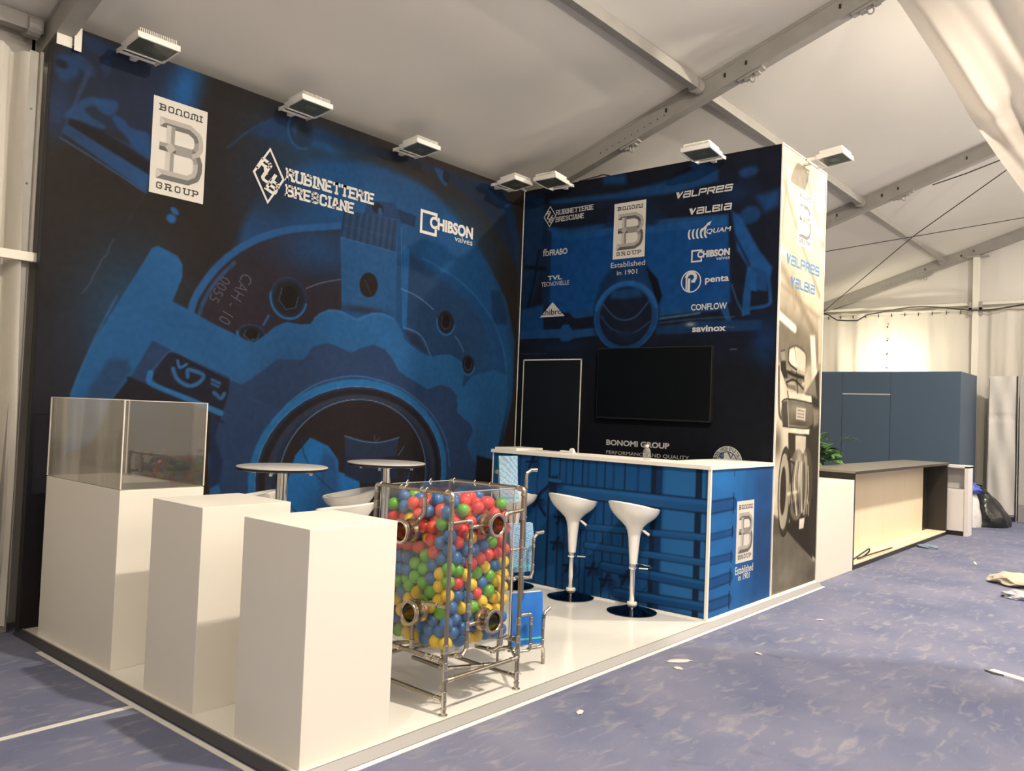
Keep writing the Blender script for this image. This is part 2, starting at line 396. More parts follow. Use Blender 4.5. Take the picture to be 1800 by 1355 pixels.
obj('left_profile', bm, mat('shaded_edge_profile', (.05, .05, .065), .4, .3), e)  # shade on the left aluminium ramp is put into its darker colour
bm = B(); box(bm, .002, .001, .0005, W1 - 1.2, .009, .004); box(bm, .001, .001, .0005, .007, D, .0035); obj('profile_groove', bm, mat('grooved_grey', (.30, .28, .23), .5), e)
M_tape = mat('pale_floor_tape', (.72, .71, .66), .6, noise=(9, (.62, .61, .56), .4))
bm = B(); box(bm, -.07, -.066, ZF, W2 + .0, -.036, ZF + .003); setp(obj('floor_tape', bm, mat('white_floor_tape', (.82, .79, .72), .55)), 'white tape strip on the carpet along the front of the stand', 'tape')
bm = B(); box(bm, -.075, -.066, ZF, -.045, 2.55, ZF + .003); setp(obj('floor_tape', bm, M_tape), 'grey white tape strip on the carpet along the left side of the stand', 'tape')
bm = B(); box(bm, -2.4, 1.285, ZF, -.075, 1.322, ZF + .0025); setp(obj('floor_tape', bm, M_tape), 'tape line on the carpet leading off to the left from the stand', 'tape')

# mural wall core with a notch for the rafter, back wall core, storage room, column
def wall_core(name, pts, y0, y1, label):
    bm = B(); a = [bm.verts.new((p[0], y0, p[1])) for p in pts]; b_ = [bm.verts.new((p[0], y1, p[1])) for p in pts]
    bm.faces.new(a); bm.faces.new(b_)
    for i in range(len(pts)): bm.faces.new((a[i], a[(i + 1) % len(pts)], b_[(i + 1) % len(pts)], b_[i]))
    return setp(obj(name, bm, M_black), label, kind='structure')
wl = wall_core('wall_left', [(-.022, ZF), (W1 + .04, ZF), (W1 + .04, H), (.147, H), (.147, 3.87), (-.022, 3.855)], D + .004, D + .06, 'tall stand wall with a dark blue mural of a valve')
bm = B(); box(bm, W1 + .003, .036, 0, W1 + .05, D, H); wb = setp(obj('wall_back', bm, M_black), 'stand back wall printed with brand logos, a door and a screen', kind='structure')
bm = B(); box(bm, W1 + .003, .038, 0, W2, .09, H); box(bm, W2 - .05, .09, ZF, W2, D, H); wr = setp(obj('wall_right', bm, M_black), 'column face printed with a black and white photo of a valve', kind='structure')
bm = B()
box(bm, W1 - .008, .022, 0, W1 + .004, .036, H + .01); box(bm, W2 - .008, .024, 0, W2 + .004, .036, H + .005); box(bm, W1 - .005, D - .012, 0, W1 + .006, D, H)
box(bm, W1, .026, 0, W2, .034, .012); box(bm, W1, .03, H, W2, .036, H + .012)
setp(obj('trim_corner', bm, M_seam), 'pale corner strips of the stand walls', kind='structure')
# white scrap bracket at the notch
bm = B(); box(bm, .0, D - .004, 3.845, .10, D + .002, 3.935, .002); box(bm, .10, D - .03, 3.83, .147, D - .026, 3.99)
setp(obj('trim_notch_bracket', bm, mat('cream_bracket', (.72, .69, .6), .5)), 'small cream bracket in the notch under the rafter', kind='structure')

# ---------------------------------------------------------------- printed panels (flat artwork on the stand walls)
PLANES = {'M': (Vector((0, D, 0)), Vector((1, 0, 0)), Vector((0, -1, 0))), 'K': (Vector((W1, 0, 0)), Vector((0, -1, 0)), Vector((-1, 0, 0))),
          'C': (Vector((0, .035, 0)), Vector((1, 0, 0)), Vector((0, -1, 0))), 'F': (Vector((3.69, 0, 0)), Vector((0, -1, 0)), Vector((-1, 0, 0))),
          'S': (Vector((0, .035, 0)), Vector((1, 0, 0)), Vector((0, -1, 0))), 'G': (Vector((13.2, 0, 0)), Vector((0, -1, 0)), Vector((-1, 0, 0)))}
def on_plane(k, u, v, off=0.0):
    o, U, N = PLANES[k]; return o + U * u + Vector((0, 0, 1)) * v + N * off
def print_mat(name, gloss=.42, grain=None):
    m = bpy.data.materials.new(name); m.use_nodes = True; nt = m.node_tree; b = nt.nodes['Principled BSDF']
    a = nt.nodes.new('ShaderNodeAttribute'); a.attribute_name = 'ink'
    nt.links.new(a.outputs['Color'], b.inputs['Base Color']); b.inputs['Roughness'].default_value = gloss; b.inputs['Specular IOR Level'].default_value = .05
    return m
class Art:
    """a small software painter: colours are laid on the panel's own metre grid"""
    def __init__(s, u0, v0, u1, v1, step, base):
        s.nu, s.nv = int(round((u1 - u0) / step)), int(round((v1 - v0) / step))
        s.u = np.linspace(u0, u1, s.nu + 1); s.v = np.linspace(v0, v1, s.nv + 1)
        s.c = np.empty((s.nv + 1, s.nu + 1, 3)); s.c[:] = base
    def win(s, a, b, c, d):
        i0, i1 = np.searchsorted(s.u, (a, c)); j0, j1 = np.searchsorted(s.v, (b, d))
        return slice(max(j0 - 1, 0), j1 + 1), slice(max(i0 - 1, 0), i1 + 1)
    def put(s, w, k, col):
        k = k[..., None]; s.c[w] = s.c[w] * (1 - k) + np.asarray(col, float) * k
    def poly(s, f, col, soft=.006, alpha=1.0, smooth=False, col2=None, dirn=None):
        p = np.array(f, float).reshape(-1, 2)
        if smooth: p = catmull(p, True)
        m = soft * 1.5 + .01; w = s.win(p[:, 0].min() - m, p[:, 1].min() - m, p[:, 0].max() + m, p[:, 1].max() + m)
        U, V = np.meshgrid(s.u[w[1]], s.v[w[0]])
        if not U.size: return
        d = np.full(U.shape, 1e9); ins = np.zeros(U.shape, bool)
        for (ax, ay), (bx, by) in zip(p, np.roll(p, -1, 0)):
            ex, ey = bx - ax, by - ay; L = ex * ex + ey * ey + 1e-12
            t = np.clip(((U - ax) * ex + (V - ay) * ey) / L, 0, 1)
            d = np.minimum(d, (U - ax - t * ex) ** 2 + (V - ay - t * ey) ** 2)
            cr = (ay > V) != (by > V)
            if ey: ins ^= cr & (U < ex * (V - ay) / ey + ax)
        sd = np.sqrt(d) * np.where(ins, -1, 1); k = np.clip(.5 - sd / (soft * 2), 0, 1) * alpha
        if col2 is not None:
            ang = dirn or 0.0; q = U * math.cos(ang) + V * math.sin(ang); q = np.clip((q - (p @ [math.cos(ang), math.sin(ang)]).min()) / np.ptp(p @ [math.cos(ang), math.sin(ang)]), 0, 1)[..., None]
            col = np.asarray(col, float) * (1 - q) + np.asarray(col2, float) * q
        s.put(w, k, col)
    def line(s, f, wd, col, soft=.004, alpha=1.0, smooth=True):
        p = np.array(f, float).reshape(-1, 2)
        if smooth and len(p) > 2: p = catmull(p, False)
        m = wd + soft * 1.5; w = s.win(p[:, 0].min() - m, p[:, 1].min() - m, p[:, 0].max() + m, p[:, 1].max() + m)
        U, V = np.meshgrid(s.u[w[1]], s.v[w[0]])
        if not U.size: return
        d = np.full(U.shape, 1e9)
        for (ax, ay), (bx, by) in zip(p[:-1], p[1:]):
            ex, ey = bx - ax, by - ay; L = ex * ex + ey * ey + 1e-12
            t = np.clip(((U - ax) * ex + (V - ay) * ey) / L, 0, 1)
            d = np.minimum(d, (U - ax - t * ex) ** 2 + (V - ay - t * ey) ** 2)
        s.put(w, np.clip(.5 - (np.sqrt(d) - wd / 2) / (soft * 2), 0, 1) * alpha, col)
    def ell(s, c, rx, ry, col, soft=.006, alpha=1.0, rot=0.0, ring=None, a0=0, a1=360):
        q = [(c[0] + rx * math.cos(a) * math.cos(rot) - ry * math.sin(a) * math.sin(rot), c[1] + rx * math.cos(a) * math.sin(rot) + ry * math.sin(a) * math.cos(rot)) for a in np.radians(np.linspace(a0, a1, 41))]
        if ring: s.line(q, ring, col, soft, alpha, False)
        else: s.poly(q[:-1], col, soft, alpha)
    def glow(s, c, rx, ry, col, alpha=1.0, rot=0.0):
        m = 2.6 * max(rx, ry); w = s.win(c[0] - m, c[1] - m, c[0] + m, c[1] + m)
        U, V = np.meshgrid(s.u[w[1]] - c[0], s.v[w[0]] - c[1])
        a = (U * math.cos(rot) + V * math.sin(rot)) / rx; b = (-U * math.sin(rot) + V * math.cos(rot)) / ry
        s.put(w, np.exp(-(a * a + b * b)) * alpha, col)
    def grain(s, amp, cell, seed=1):
        rs = np.random.RandomState(seed); g = rs.rand(int(np.ptp(s.v) / cell) + 3, int(np.ptp(s.u) / cell) + 3)
        y = (s.v - s.v[0]) / cell; x = (s.u - s.u[0]) / cell; yi = y.astype(int); xi = x.astype(int); fy = (y - yi)[:, None]; fx = (x - xi)[None]
        n = g[yi][:, xi] * (1 - fy) * (1 - fx) + g[yi + 1][:, xi] * fy * (1 - fx) + g[yi][:, xi + 1] * (1 - fy) * fx + g[yi + 1][:, xi + 1] * fy * fx
        s.c *= (1 + amp * (n - .5) * 2)[..., None]
    def mesh(s, name, plane, gain, off, keep=None):
        nu, nv = s.nu + 1, s.nv + 1; o, Uv, N = PLANES[plane]
        U, V = np.meshgrid(s.u, s.v); P = np.empty((nv * nu, 3))
        for k in range(3): P[:, k] = (o[k] + N[k] * off) + U.ravel() * Uv[k]
        P[:, 2] += V.ravel()
        idx = np.arange(nu * nv).reshape(nv, nu)
        q = np.stack([idx[:-1, :-1], idx[:-1, 1:], idx[1:, 1:], idx[1:, :-1]], -1).reshape(-1, 4)
        if keep is not None:
            cu = (U[:-1, :-1] + U[1:, 1:]) / 2; cv = (V[:-1, :-1] + V[1:, 1:]) / 2; q = q[keep(cu, cv).ravel()]
        me = bpy.data.meshes.new(name); me.vertices.add(len(P)); me.vertices.foreach_set('co', P.ravel().astype(np.float32))
        me.loops.add(q.size); me.loops.foreach_set('vertex_index', q.ravel().astype(np.int32))
        me.polygons.add(len(q)); me.polygons.foreach_set('loop_start', (np.arange(len(q)) * 4).astype(np.int32)); me.polygons.foreach_set('loop_total', np.full(len(q), 4, np.int32))
        me.update(calc_edges=True)
        c = np.clip(s.c, 0, 255) / 255.0; c = np.where(c <= .0404, c / 12.92, ((c + .055) / 1.055) ** 2.4) * gain
        a = me.color_attributes.new('ink', 'FLOAT_COLOR', 'POINT'); rgba = np.ones((len(P), 4), np.float32); rgba[:, :3] = c.reshape(-1, 3)
        a.data.foreach_set('color', rgba.ravel()); return me
def catmull(p, closed, n=5):
    q = []; N = len(p)
    for i in range(N if closed else N - 1):
        a, b, c, d = (p[(i - 1) % N], p[i], p[(i + 1) % N], p[(i + 2) % N]) if closed else (p[max(i - 1, 0)], p[i], p[i + 1], p[min(i + 2, N - 1)])
        for t in np.arange(n) / n:
            q.append(.5 * (2 * b + (c - a) * t + (2 * a - 5 * b + 4 * c - d) * t * t + (3 * b - a - 3 * c + d) * t ** 3))
    if not closed: q.append(p[-1])
    return np.array(q)
GM = .86
M_ink = print_mat('printed_panel', .45)

# --- mural: close-up of a blue valve
BB, BM_, BD, NV, KK, KP = (38, 84, 132), (32, 66, 108), (34, 56, 90), (38, 48, 70), (42, 36, 32), (44, 38, 44)
A = Art(-.02, 0, W1, H, .0085, KK)
A.glow([0.107,1.271], .5, 1.2, (40, 42, 54), .7)
A.glow([2.156,2.946], .9, .8, (34, 40, 56), .5)
# upper left valve bodies
A.poly([-0.018,3.727,0.148,3.981,0.526,3.984,1.001,4.006,0.936,3.530,0.664,3.119,0.522,3.328,0.095,3.343,0.011,3.185], (34, 44, 66), .05, .8, True)
A.poly([0.009,3.756,0.107,3.791,0.155,3.711,0.087,3.622,0.022,3.638], (36, 66, 108), .02, .9, True)
A.ell([0.039,3.720], .04, .03, (28, 34, 46), .012)
A.poly([0.106,3.810,0.156,3.817,0.264,3.761,0.237,3.700,0.154,3.730], (36, 62, 100), .012, .9, True)
A.poly([0.160,3.959,0.329,3.960,0.389,3.942,0.296,3.868,0.219,3.887], (34, 52, 84), .02, .9, True)
A.poly([0.291,3.818,0.320,3.852,0.359,3.835,0.356,3.761,0.327,3.727,0.294,3.771], (38, 68, 108), .01, .9, True)
A.glow([0.027,3.418], .08, .16, (38, 58, 96), .7)
A.glow([0.417,3.782], .25, .12, (30, 36, 52), .7)
A.glow([0.571,3.547], .2, .25, (36, 42, 62), .7)
A.poly([0.207,3.769,0.244,3.770,0.071,3.255,0.054,3.235], (46, 58, 84), .006, .9)
A.poly([0.072,3.374,0.166,3.508,0.255,3.568,0.295,3.534,0.204,3.474,0.244,3.427,0.341,3.389,0.286,3.349,0.173,3.378], (38, 70, 112), .012, .85, True)
A.poly([0.267,3.557,0.408,3.586,0.412,3.518,0.356,3.469,0.286,3.491], (36, 68, 112), .012, .9, True)
A.poly([0.387,3.479,0.453,3.479,0.524,3.427,0.648,3.413,0.658,3.226,0.549,3.270,0.500,3.347,0.414,3.410], (36, 68, 112), .012, .9, True)
A.poly([0.293,3.359,0.655,3.283,0.659,3.217,0.311,3.309], (36, 60, 96), .006, .7)
A.poly([0.108,3.374,0.304,3.362,0.658,3.234,0.664,3.128,0.103,3.319], (32, 30, 34), .012, .9)
A.poly([0.063,3.268,0.095,3.332,0.664,3.128,0.654,3.001], (36, 60, 98), .006, .95, False, (40, 72, 116), 0.0)
A.line([0.058,3.229,0.336,3.125,0.650,2.996], .012, (48, 82, 126), .005, .8)
A.line([0.646,2.991,0.550,2.806,0.521,2.751], .008, (56, 52, 50), .004, .6)
A.glow([0.886,3.794], .11, .32, (34, 88, 146), .95, -.25)
A.glow([0.833,3.628], .14, .12, (32, 60, 100), .6)
A.ell([0.868,2.911], .036, .022, (40, 86, 140), .008, 1, -.5); A.ell([0.845,2.851], .036, .034, (40, 86, 140), .01)
A.line([0.441,2.619,0.416,2.571,0.404,2.513,0.368,2.467,0.345,2.408,0.321,2.357,0.305,2.307,0.274,2.252,0.247,2.213], .012, (62, 62, 72), .005, .9)
A.line([0.089,2.264,0.118,2.249,0.161,2.251], .006, (52, 50, 56), .005, .6)
# outer arcs
A.line([1.265,3.492,1.444,3.679,1.685,3.862], .012, (40, 62, 98), .008, .9)
A.poly([1.455,3.672,1.697,3.856,2.102,3.890,2.347,3.860,2.111,3.734,1.772,3.679], (34, 50, 82), .03, .9, True)
A.ell([1.932,3.821], .125, .145, (36, 34, 40), .006); A.ell([1.926,3.814], .125, .145, (38, 76, 120), .006, .9, 0, .022, 120, 300)
A.ell([1.976,3.853], .06, .08, (30, 28, 30), .01); A.glow([1.864,3.811], .03, .05, (50, 70, 110), .8)
A.glow([2.200,3.749], .14, .05, (36, 76, 122), .9)
A.poly([1.989,3.827,2.346,3.870,2.941,3.910,3.699,3.930,4.492,3.851,4.709,3.730,4.772,3.186,4.519,3.391,4.138,3.680,3.624,3.824,3.015,3.865,2.351,3.781], (28, 40, 64), .03, .7, True)
A.poly([3.492,3.911,3.603,3.905,3.671,3.853,3.660,3.758,3.577,3.796,3.527,3.852], (34, 66, 108), .006, .8, True); A.ell([3.654,3.861], .05, .06, (30, 30, 36), .006)
A.poly([3.950,3.922,4.215,3.878,4.539,3.693,4.728,3.431,4.856,2.945,4.922,2.189,4.903,1.050,4.848,3.390,4.738,3.736,4.584,3.891,4.301,3.948], (26, 50, 84), .03, .8)
# large flange face
A.poly([1.397,2.713,1.445,2.948,1.633,3.266,1.894,3.492,2.218,3.639,2.611,3.727,3.022,3.736,3.475,3.658,3.938,3.411,4.260,3.124,4.557,2.778,4.738,2.300,4.811,1.740,4.650,1.238,4.317,0.700,3.822,0.495,3.178,1.075,2.734,1.598,2.095,1.961,1.589,2.195,1.422,2.446], BM_, .04, 1, True)
A.glow([2.500,3.395], .85, .36, (34, 78, 124), .9, -.25)
A.glow([3.831,3.087], .55, .5, (32, 72, 116), .8)
A.glow([1.636,3.220], .35, .25, (36, 40, 52), .75)
A.poly([3.376,2.981,4.142,2.734,4.504,2.420,4.701,1.960,4.746,1.550,4.661,1.053,4.815,1.677,4.826,2.308,4.654,2.741,4.373,3.058,3.982,3.379,3.642,3.513], (32, 74, 120), .02, .7)
A.poly([4.387,2.816,4.554,2.827,4.685,2.545,4.670,2.481,4.446,2.457], (28, 48, 78), .02, .8)
# inner dark face of the flange
A.poly([1.079,2.171,1.138,2.353,1.259,2.573,1.432,2.719,1.620,2.845,1.912,2.967,2.391,3.096,2.437,2.291,2.198,2.214,1.757,2.027,1.549,1.980,1.247,2.090], KP, .01)
A.glow([2.161,2.849], .45, .22, (34, 64, 104), .9, .1); A.glow([1.604,2.380], .3, .3, (42, 38, 46), .7)
A.line([1.029,2.166,1.071,2.309,1.186,2.500,1.313,2.644,1.465,2.770,1.655,2.880,1.922,2.988,2.390,3.106], .058, (40, 80, 130), .007)
A.line([1.095,2.130,1.133,2.274,1.236,2.454,1.373,2.610], .03, (46, 92, 146), .006, .5)
A.poly([3.183,2.975,3.522,2.864,4.026,2.647,4.305,2.381,4.494,1.971,4.557,1.545,4.311,1.538,3.914,1.701,3.346,1.952,3.188,2.376], (36, 58, 90), .03, .9, True)
A.glow([4.327,2.020], .25, .3, (34, 70, 112), .6)
A.line([3.383,2.993,3.844,2.868,4.142,2.728,4.366,2.569,4.513,2.415,4.651,2.167,4.704,1.922,4.719,1.674,4.677,1.424], .016, (44, 96, 148), .01, .8)
# bracket with the square block
A.poly([2.663,3.401,3.004,3.445,3.028,3.397,3.270,3.377,3.261,3.270,3.085,3.279,3.041,3.297,2.638,3.265], (34, 56, 90), .004)
A.poly([3.028,3.397,3.270,3.377,3.261,3.270,3.085,3.279], (28, 44, 72), .004, .8)
A.ell([2.793,3.351], .07, .05, (30, 34, 44), .005); A.ell([2.822,3.326], .024, .035, (38, 72, 114), .005)
A.poly([2.401,3.245,3.041,3.297,3.074,2.363,2.823,2.376,2.437,2.392,2.383,3.014], (34, 78, 124), .004, 1, False, (36, 74, 118), -1.57)
A.poly([2.407,3.257,3.041,3.286,3.030,2.987,2.383,3.014], (38, 58, 88), .004)
for k in range(17):
    a = k / 17.0
    u = [2.419,3.254,3.048,3.287]; d_ = [2.389,3.010,3.023,2.991]
    A.line([u[0] + (u[2] - u[0]) * a, u[1] + (u[3] - u[1]) * a, d_[0] + (d_[2] - d_[0]) * a, d_[1] + (d_[3] - d_[1]) * a], .010, (44, 72, 110) if k % 2 else (28, 42, 66), .005, .85)
A.line([2.384,3.004,3.030,2.987], .008, (52, 92, 138), .004, .8)
A.line([2.414,3.121,3.037,3.123], .006, (50, 74, 108), .004, .6)
A.poly([3.041,3.297,3.092,3.280,3.166,2.264,3.074,2.363], (30, 66, 108), .006)
A.poly([3.119,3.073,3.208,3.045,3.209,2.269,3.165,2.275], (34, 84, 134), .006); A.line([3.088,3.230,3.120,2.801,3.164,2.297], .010, (50, 104, 156), .004, .7)
A.ell([2.727,2.631], .105, .115, (34, 30, 30), .005, 1, -.4); A.line([2.672,2.669,2.707,2.633,2.759,2.546], .008, (70, 80, 96), .004, .6)
A.glow([2.688,2.397], .25, .035, (38, 40, 54), .9)
# bolts
def bolt(c, rx, ry, hexa=True):
    A.ell(c, rx, ry, (34, 42, 60), .005); A.ell(c, rx, ry, (44, 92, 144), .004, .95, 0, .02, 170, 350); A.ell(c, rx, ry, (50, 64, 92), .004, .8, 0, .008, 0, 170)
    A.ell(c, rx * .82, ry * .82, (36, 34, 38), .005); A.ell(c, rx * .55, ry * .6, (30, 26, 26), .006)
    q = []
    for k in range(7):
        a = math.radians(60 * k + 15); q += [c[0] + rx * .56 * math.cos(a), c[1] + ry * .6 * math.sin(a)]
    A.line(q[4:], .007, (70, 90, 122), .003, .8, False)
A.line([2.052,2.504,2.207,2.575,2.405,2.634], .009, (90, 104, 128), .003, .9); A.line([3.121,2.655,3.346,2.604,3.559,2.508], .010, (84, 120, 160), .003, .9)
A.line([3.880,2.273,3.950,2.210,4.014,2.128], .009, (80, 120, 160), .003, .9); A.line([1.659,2.152,1.702,2.231], .02, (44, 84, 132), .006, .9)
bolt([1.886,2.399], .175, .17); bolt([3.737,2.400], .125, .125); bolt([4.086,1.998], .10, .105); bolt([1.555,2.063], .125, .08)
A.line([3.172,2.292,3.405,2.233,3.548,2.039], .012, (70, 110, 152), .004, .9)
A.poly([3.180,2.266,3.368,2.230,3.507,2.064,3.275,2.155], (36, 48, 72), .006)
A.line([4.126,1.840,4.132,1.746], .008, (26, 34, 52), .004)
# handwheel and tee handle
A.poly([0.713,2.608,0.754,2.632,0.793,2.622,0.908,2.583,0.951,2.523,0.952,2.429,0.914,2.321,0.887,2.242,1.023,2.195,1.222,2.114,1.517,2.014,1.584,2.006,1.664,2.060,1.771,2.154,1.878,2.199,2.013,2.194,2.115,2.210,2.148,2.258,2.192,2.307,2.292,2.354,2.420,2.364,2.529,2.332,2.607,2.315,2.684,2.344,2.782,2.387,2.917,2.398,3.045,2.370,3.137,2.272,3.185,2.185,3.277,2.127,3.407,2.072,3.548,2.039,3.688,2.072,3.825,2.083,3.969,2.030,4.026,1.935,4.019,1.758,4.158,1.890,4.494,1.971,4.694,1.922,4.707,1.549,4.616,1.177,4.598,0.870,4.941,0.419,5.057,-1.482,1.400,-0.658,1.235,1.104,1.341,1.438,0.756,1.671,0.611,1.678,0.494,1.504,0.365,1.195,0.186,1.120,0.214,1.528,0.257,1.680,0.335,1.881,0.521,2.235], BB, .0055, 1)
A.glow([0.589,2.082], .35, .5, (36, 82, 130), .6); A.glow([4.439,1.663], .2, .35, (34, 78, 126), .7)
A.poly([0.455,1.784,0.581,1.794,0.609,1.719,0.494,1.504,0.311,1.497,0.336,1.584], (40, 62, 94), .02, .85)
A.poly([0.754,1.943,1.030,1.832,1.271,1.740,1.476,1.658,1.535,1.684,1.685,1.789,1.803,1.881,2.064,1.900,2.144,2.018,2.290,2.061,2.401,2.046,2.561,1.998,2.662,2.048,2.819,2.093,2.958,2.062,3.069,1.964,3.138,1.872,3.295,1.805,3.520,1.717,3.706,1.772,3.845,1.750,3.941,1.667,3.959,1.499,4.171,1.380,4.201,1.309,4.114,1.173,4.191,1.048,4.275,0.958,4.410,0.635,4.710,0.249,4.812,-1.427,1.860,-0.762,1.808,0.169,1.423,0.657,1.235,1.104,1.341,1.430,1.401,1.409,0.911,1.570,0.612,1.670], (40, 58, 90), .008, 1)
A.glow([2.057,1.620], .5, .35, (42, 56, 84), .7); A.glow([4.292,1.118], .15, .3, (40, 60, 92), .5)
A.poly([0.873,1.866,0.948,1.859,1.384,1.707,1.381,1.591,1.340,1.447,1.302,1.437,0.780,1.606,0.744,1.653], (34, 34, 44), .008, .95)
A.line([0.750,1.707,0.873,1.862,0.947,1.868,1.123,1.795,1.405,1.690], .008, (54, 84, 124), .004, .7)
A.line([0.750,1.703,0.771,1.622,1.047,1.525,1.322,1.429], .045, (42, 96, 150), .006)
A.line([0.592,1.661,0.913,1.528,1.345,1.359], .02, (30, 34, 46), .006, .8)
A.poly([0.604,1.662,0.912,1.553,1.217,1.444,1.235,1.104,0.523,1.115,0.465,1.464], (36, 34, 40), .01)
A.line([0.951,1.809,0.971,1.759,1.023,1.788], .020, (46, 92, 142), .004); A.line([0.919,1.747,0.949,1.682,1.004,1.642,1.068,1.628,1.130,1.657,1.164,1.711,1.089,1.741,1.034,1.746,1.037,1.695], .030, (46, 88, 136), .006)
A.line([1.232,1.685,1.300,1.658], .022, (46, 86, 132), .005); A.line([1.233,1.654,1.292,1.631], .018, (46, 86, 132), .005); A.line([1.256,1.585,1.316,1.544,1.343,1.580], .03, (46, 86, 132), .006)
A.line([1.542,1.561,1.637,1.528,1.711,1.503], .006, (56, 70, 98), .004, .7); A.line([1.575,1.526,1.630,1.464,1.610,1.363], .006, (56, 66, 92), .004, .7); A.line([1.471,1.392,1.558,1.281,1.636,1.171], .008, (56, 60, 80), .006, .6)
A.poly([1.236,1.436,1.306,1.367,1.285,1.235,1.362,1.058,1.338,0.883,1.250,0.843], (34, 44, 70), .01)
# bore rings
c0 = [2.709,0.898]; rr = [2.709,0.898,3.832,0.859,2.658,1.770]; RX, RY = rr[2] - rr[0], rr[5] - rr[1]
A.ell(c0, RX, RY, (36, 92, 144), .008); A.ell(c0, RX * .945, RY * .925, (34, 44, 64), .006); A.ell(c0, RX * .945, RY * .925, (80, 112, 150), .003, .9, 0, .008)
A.ell(c0, RX * .915, RY * .895, (36, 32, 36), .006); A.ell(c0, RX * .86, RY * .84, (44, 50, 66), .01)
A.ell(c0, RX * .80, RY * .80, (36, 44, 62), .008); A.ell(c0, RX * .745, RY * .79, (96, 120, 152), .003, .9, 0, .007, -30, 210)
A.ell(c0, RX * .735, RY * .78, (38, 34, 36), .006)
A.poly([2.024,1.093,2.165,1.241,2.359,1.167,2.471,1.046,2.483,0.940,2.723,0.877,2.741,0.568,2.564,0.078,2.068,0.423,1.934,0.811], (32, 88, 144), .006)
A.poly([2.319,1.137,2.446,1.056,2.477,0.936,2.535,0.582,2.290,0.599,2.267,0.991], (36, 52, 84), .03, .6)
A.line([2.084,1.236,2.115,1.091,2.273,0.893,2.593,0.679,2.930,0.529], .010, (24, 44, 72), .005); A.line([1.846,0.824,2.057,0.614], .010, (24, 44, 72), .005)
A.glow([2.260,0.601], .12, .3, (30, 60, 98), .7, .3)
A.poly([2.534,1.256,2.757,1.206,2.959,1.200,3.175,1.242,3.149,1.076,2.767,1.019,2.544,1.085], (38, 46, 66), .006); A.line([2.534,1.256,2.757,1.206,2.959,1.200,3.175,1.242], .010, (74, 94, 126), .004)
A.poly([2.544,1.085,2.767,1.019,3.150,1.054,3.190,0.860,2.779,0.823,2.554,0.903], (34, 40, 58), .01)
A.ell([2.902,1.247], .03, .03, (70, 80, 100), .003, .8, 0, .008, 150, 360)
A.line([3.245,1.156,3.178,1.075], .008, (70, 90, 120), .004); A.glow([3.319,0.529], .1, .4, (34, 50, 78), .8)
A.line([3.333,0.909,3.243,0.696,3.068,0.519], .010, (50, 80, 120), .004, .8)
A.poly([4.278,1.059,4.666,0.979,4.684,0.682,4.269,0.761], (30, 30, 38), .012)
A.glow([4.903,1.050], .05, .6, (30, 34, 46), .8)
A.line([1.778,1.352,1.896,1.490,2.057,1.620,2.285,1.729,2.644,1.794,3.068,1.739,3.366,1.622,3.638,1.435,3.812,1.209,3.876,0.950], .01, (62, 112, 164), .005, .7)
A.line([2.148,2.258,2.292,2.344,2.421,2.349,2.530,2.316,2.608,2.300,2.685,2.329,2.783,2.371,2.918,2.382,3.046,2.354], .012, (56, 106, 158), .006, .6)
A.line([0.482,2.225,0.335,1.881,0.214,1.528], .012, (52, 100, 152), .008, .6)
A.grain(.05, .03, 3); A.grain(.05, .3, 4)
me = A.mesh('mural_print', 'M', GM, .0012, lambda u, v: ~((u < .147) & (v > 3.87)))
obj('mural_print', me, M_ink, wl)

# --- back wall print
DK = (26, 28, 34)
A = Art(-2.985, 0, -.036, H, .009, DK)
KB, KM = (22, 66, 122), (24, 48, 84)
A.poly([-2.988,3.987,-0.053,3.969,0.004,2.037,-2.949,2.060], (26, 30, 42), .05)
A.poly([-2.986,3.942,-2.718,3.904,-2.662,3.551,-2.750,2.933,-2.897,2.659,-2.979,2.663], (26, 54, 92), .04, .8)
A.poly([-2.637,3.848,-1.790,3.802,-1.262,3.827,-0.925,3.897,-0.648,3.852,-0.645,3.755,-1.009,3.711,-1.385,3.687,-1.854,3.681,-2.553,3.725], (28, 66, 112), .02, .9)
A.poly([-1.938,4.001,-1.661,3.981,-1.657,3.887,-1.920,3.915], (28, 66, 112), .03, .9); A.poly([-0.928,3.963,-0.650,3.906,-0.668,3.758,-0.879,3.769], (28, 62, 106), .02, .9)
A.ell([-0.345,3.792], .09, .05, (30, 62, 108), .02, .9); A.poly([-0.262,3.556,-0.052,3.592,-0.048,3.439,-0.177,3.405], (28, 64, 112), .03, .9); A.ell([-0.321,3.393], .10, .08, (28, 62, 108), .02, .9)
A.glow([-0.482,3.614], .2, .1, (26, 48, 84), .6)
A.poly([-2.638,3.548,-2.350,3.441,-1.845,3.456,-1.246,3.409,-0.532,3.419,-0.483,2.615,-0.604,2.537,-1.213,2.534,-1.737,2.536,-2.501,2.620,-2.638,2.739], KB, .012, 1)
A.poly([-2.638,3.548,-0.532,3.430,-0.528,3.324,-1.244,3.341,-1.842,3.385,-2.346,3.368,-2.618,3.459], (30, 76, 130), .012, .8)
A.poly([-2.674,3.803,-1.070,3.698,-0.944,3.570,-1.643,3.525,-2.352,3.491,-2.600,3.569], (26, 32, 46), .02, .9)
A.poly([-1.915,3.464,-1.800,3.709,-1.385,3.687,-1.187,3.491,-1.310,3.416], (24, 38, 64), .02, .8)
A.poly([-2.701,3.556,-2.581,3.492,-2.572,2.642,-2.681,2.648], (24, 40, 66), .01, .9)
A.poly([-0.499,3.458,-0.420,3.405,-0.220,3.061,-0.094,2.896,-0.121,2.746,-0.283,2.871,-0.432,3.082], (30, 74, 128), .012)
A.line([-0.505,3.300,-0.411,3.132,-0.307,2.935], .02, (24, 38, 64), .008)
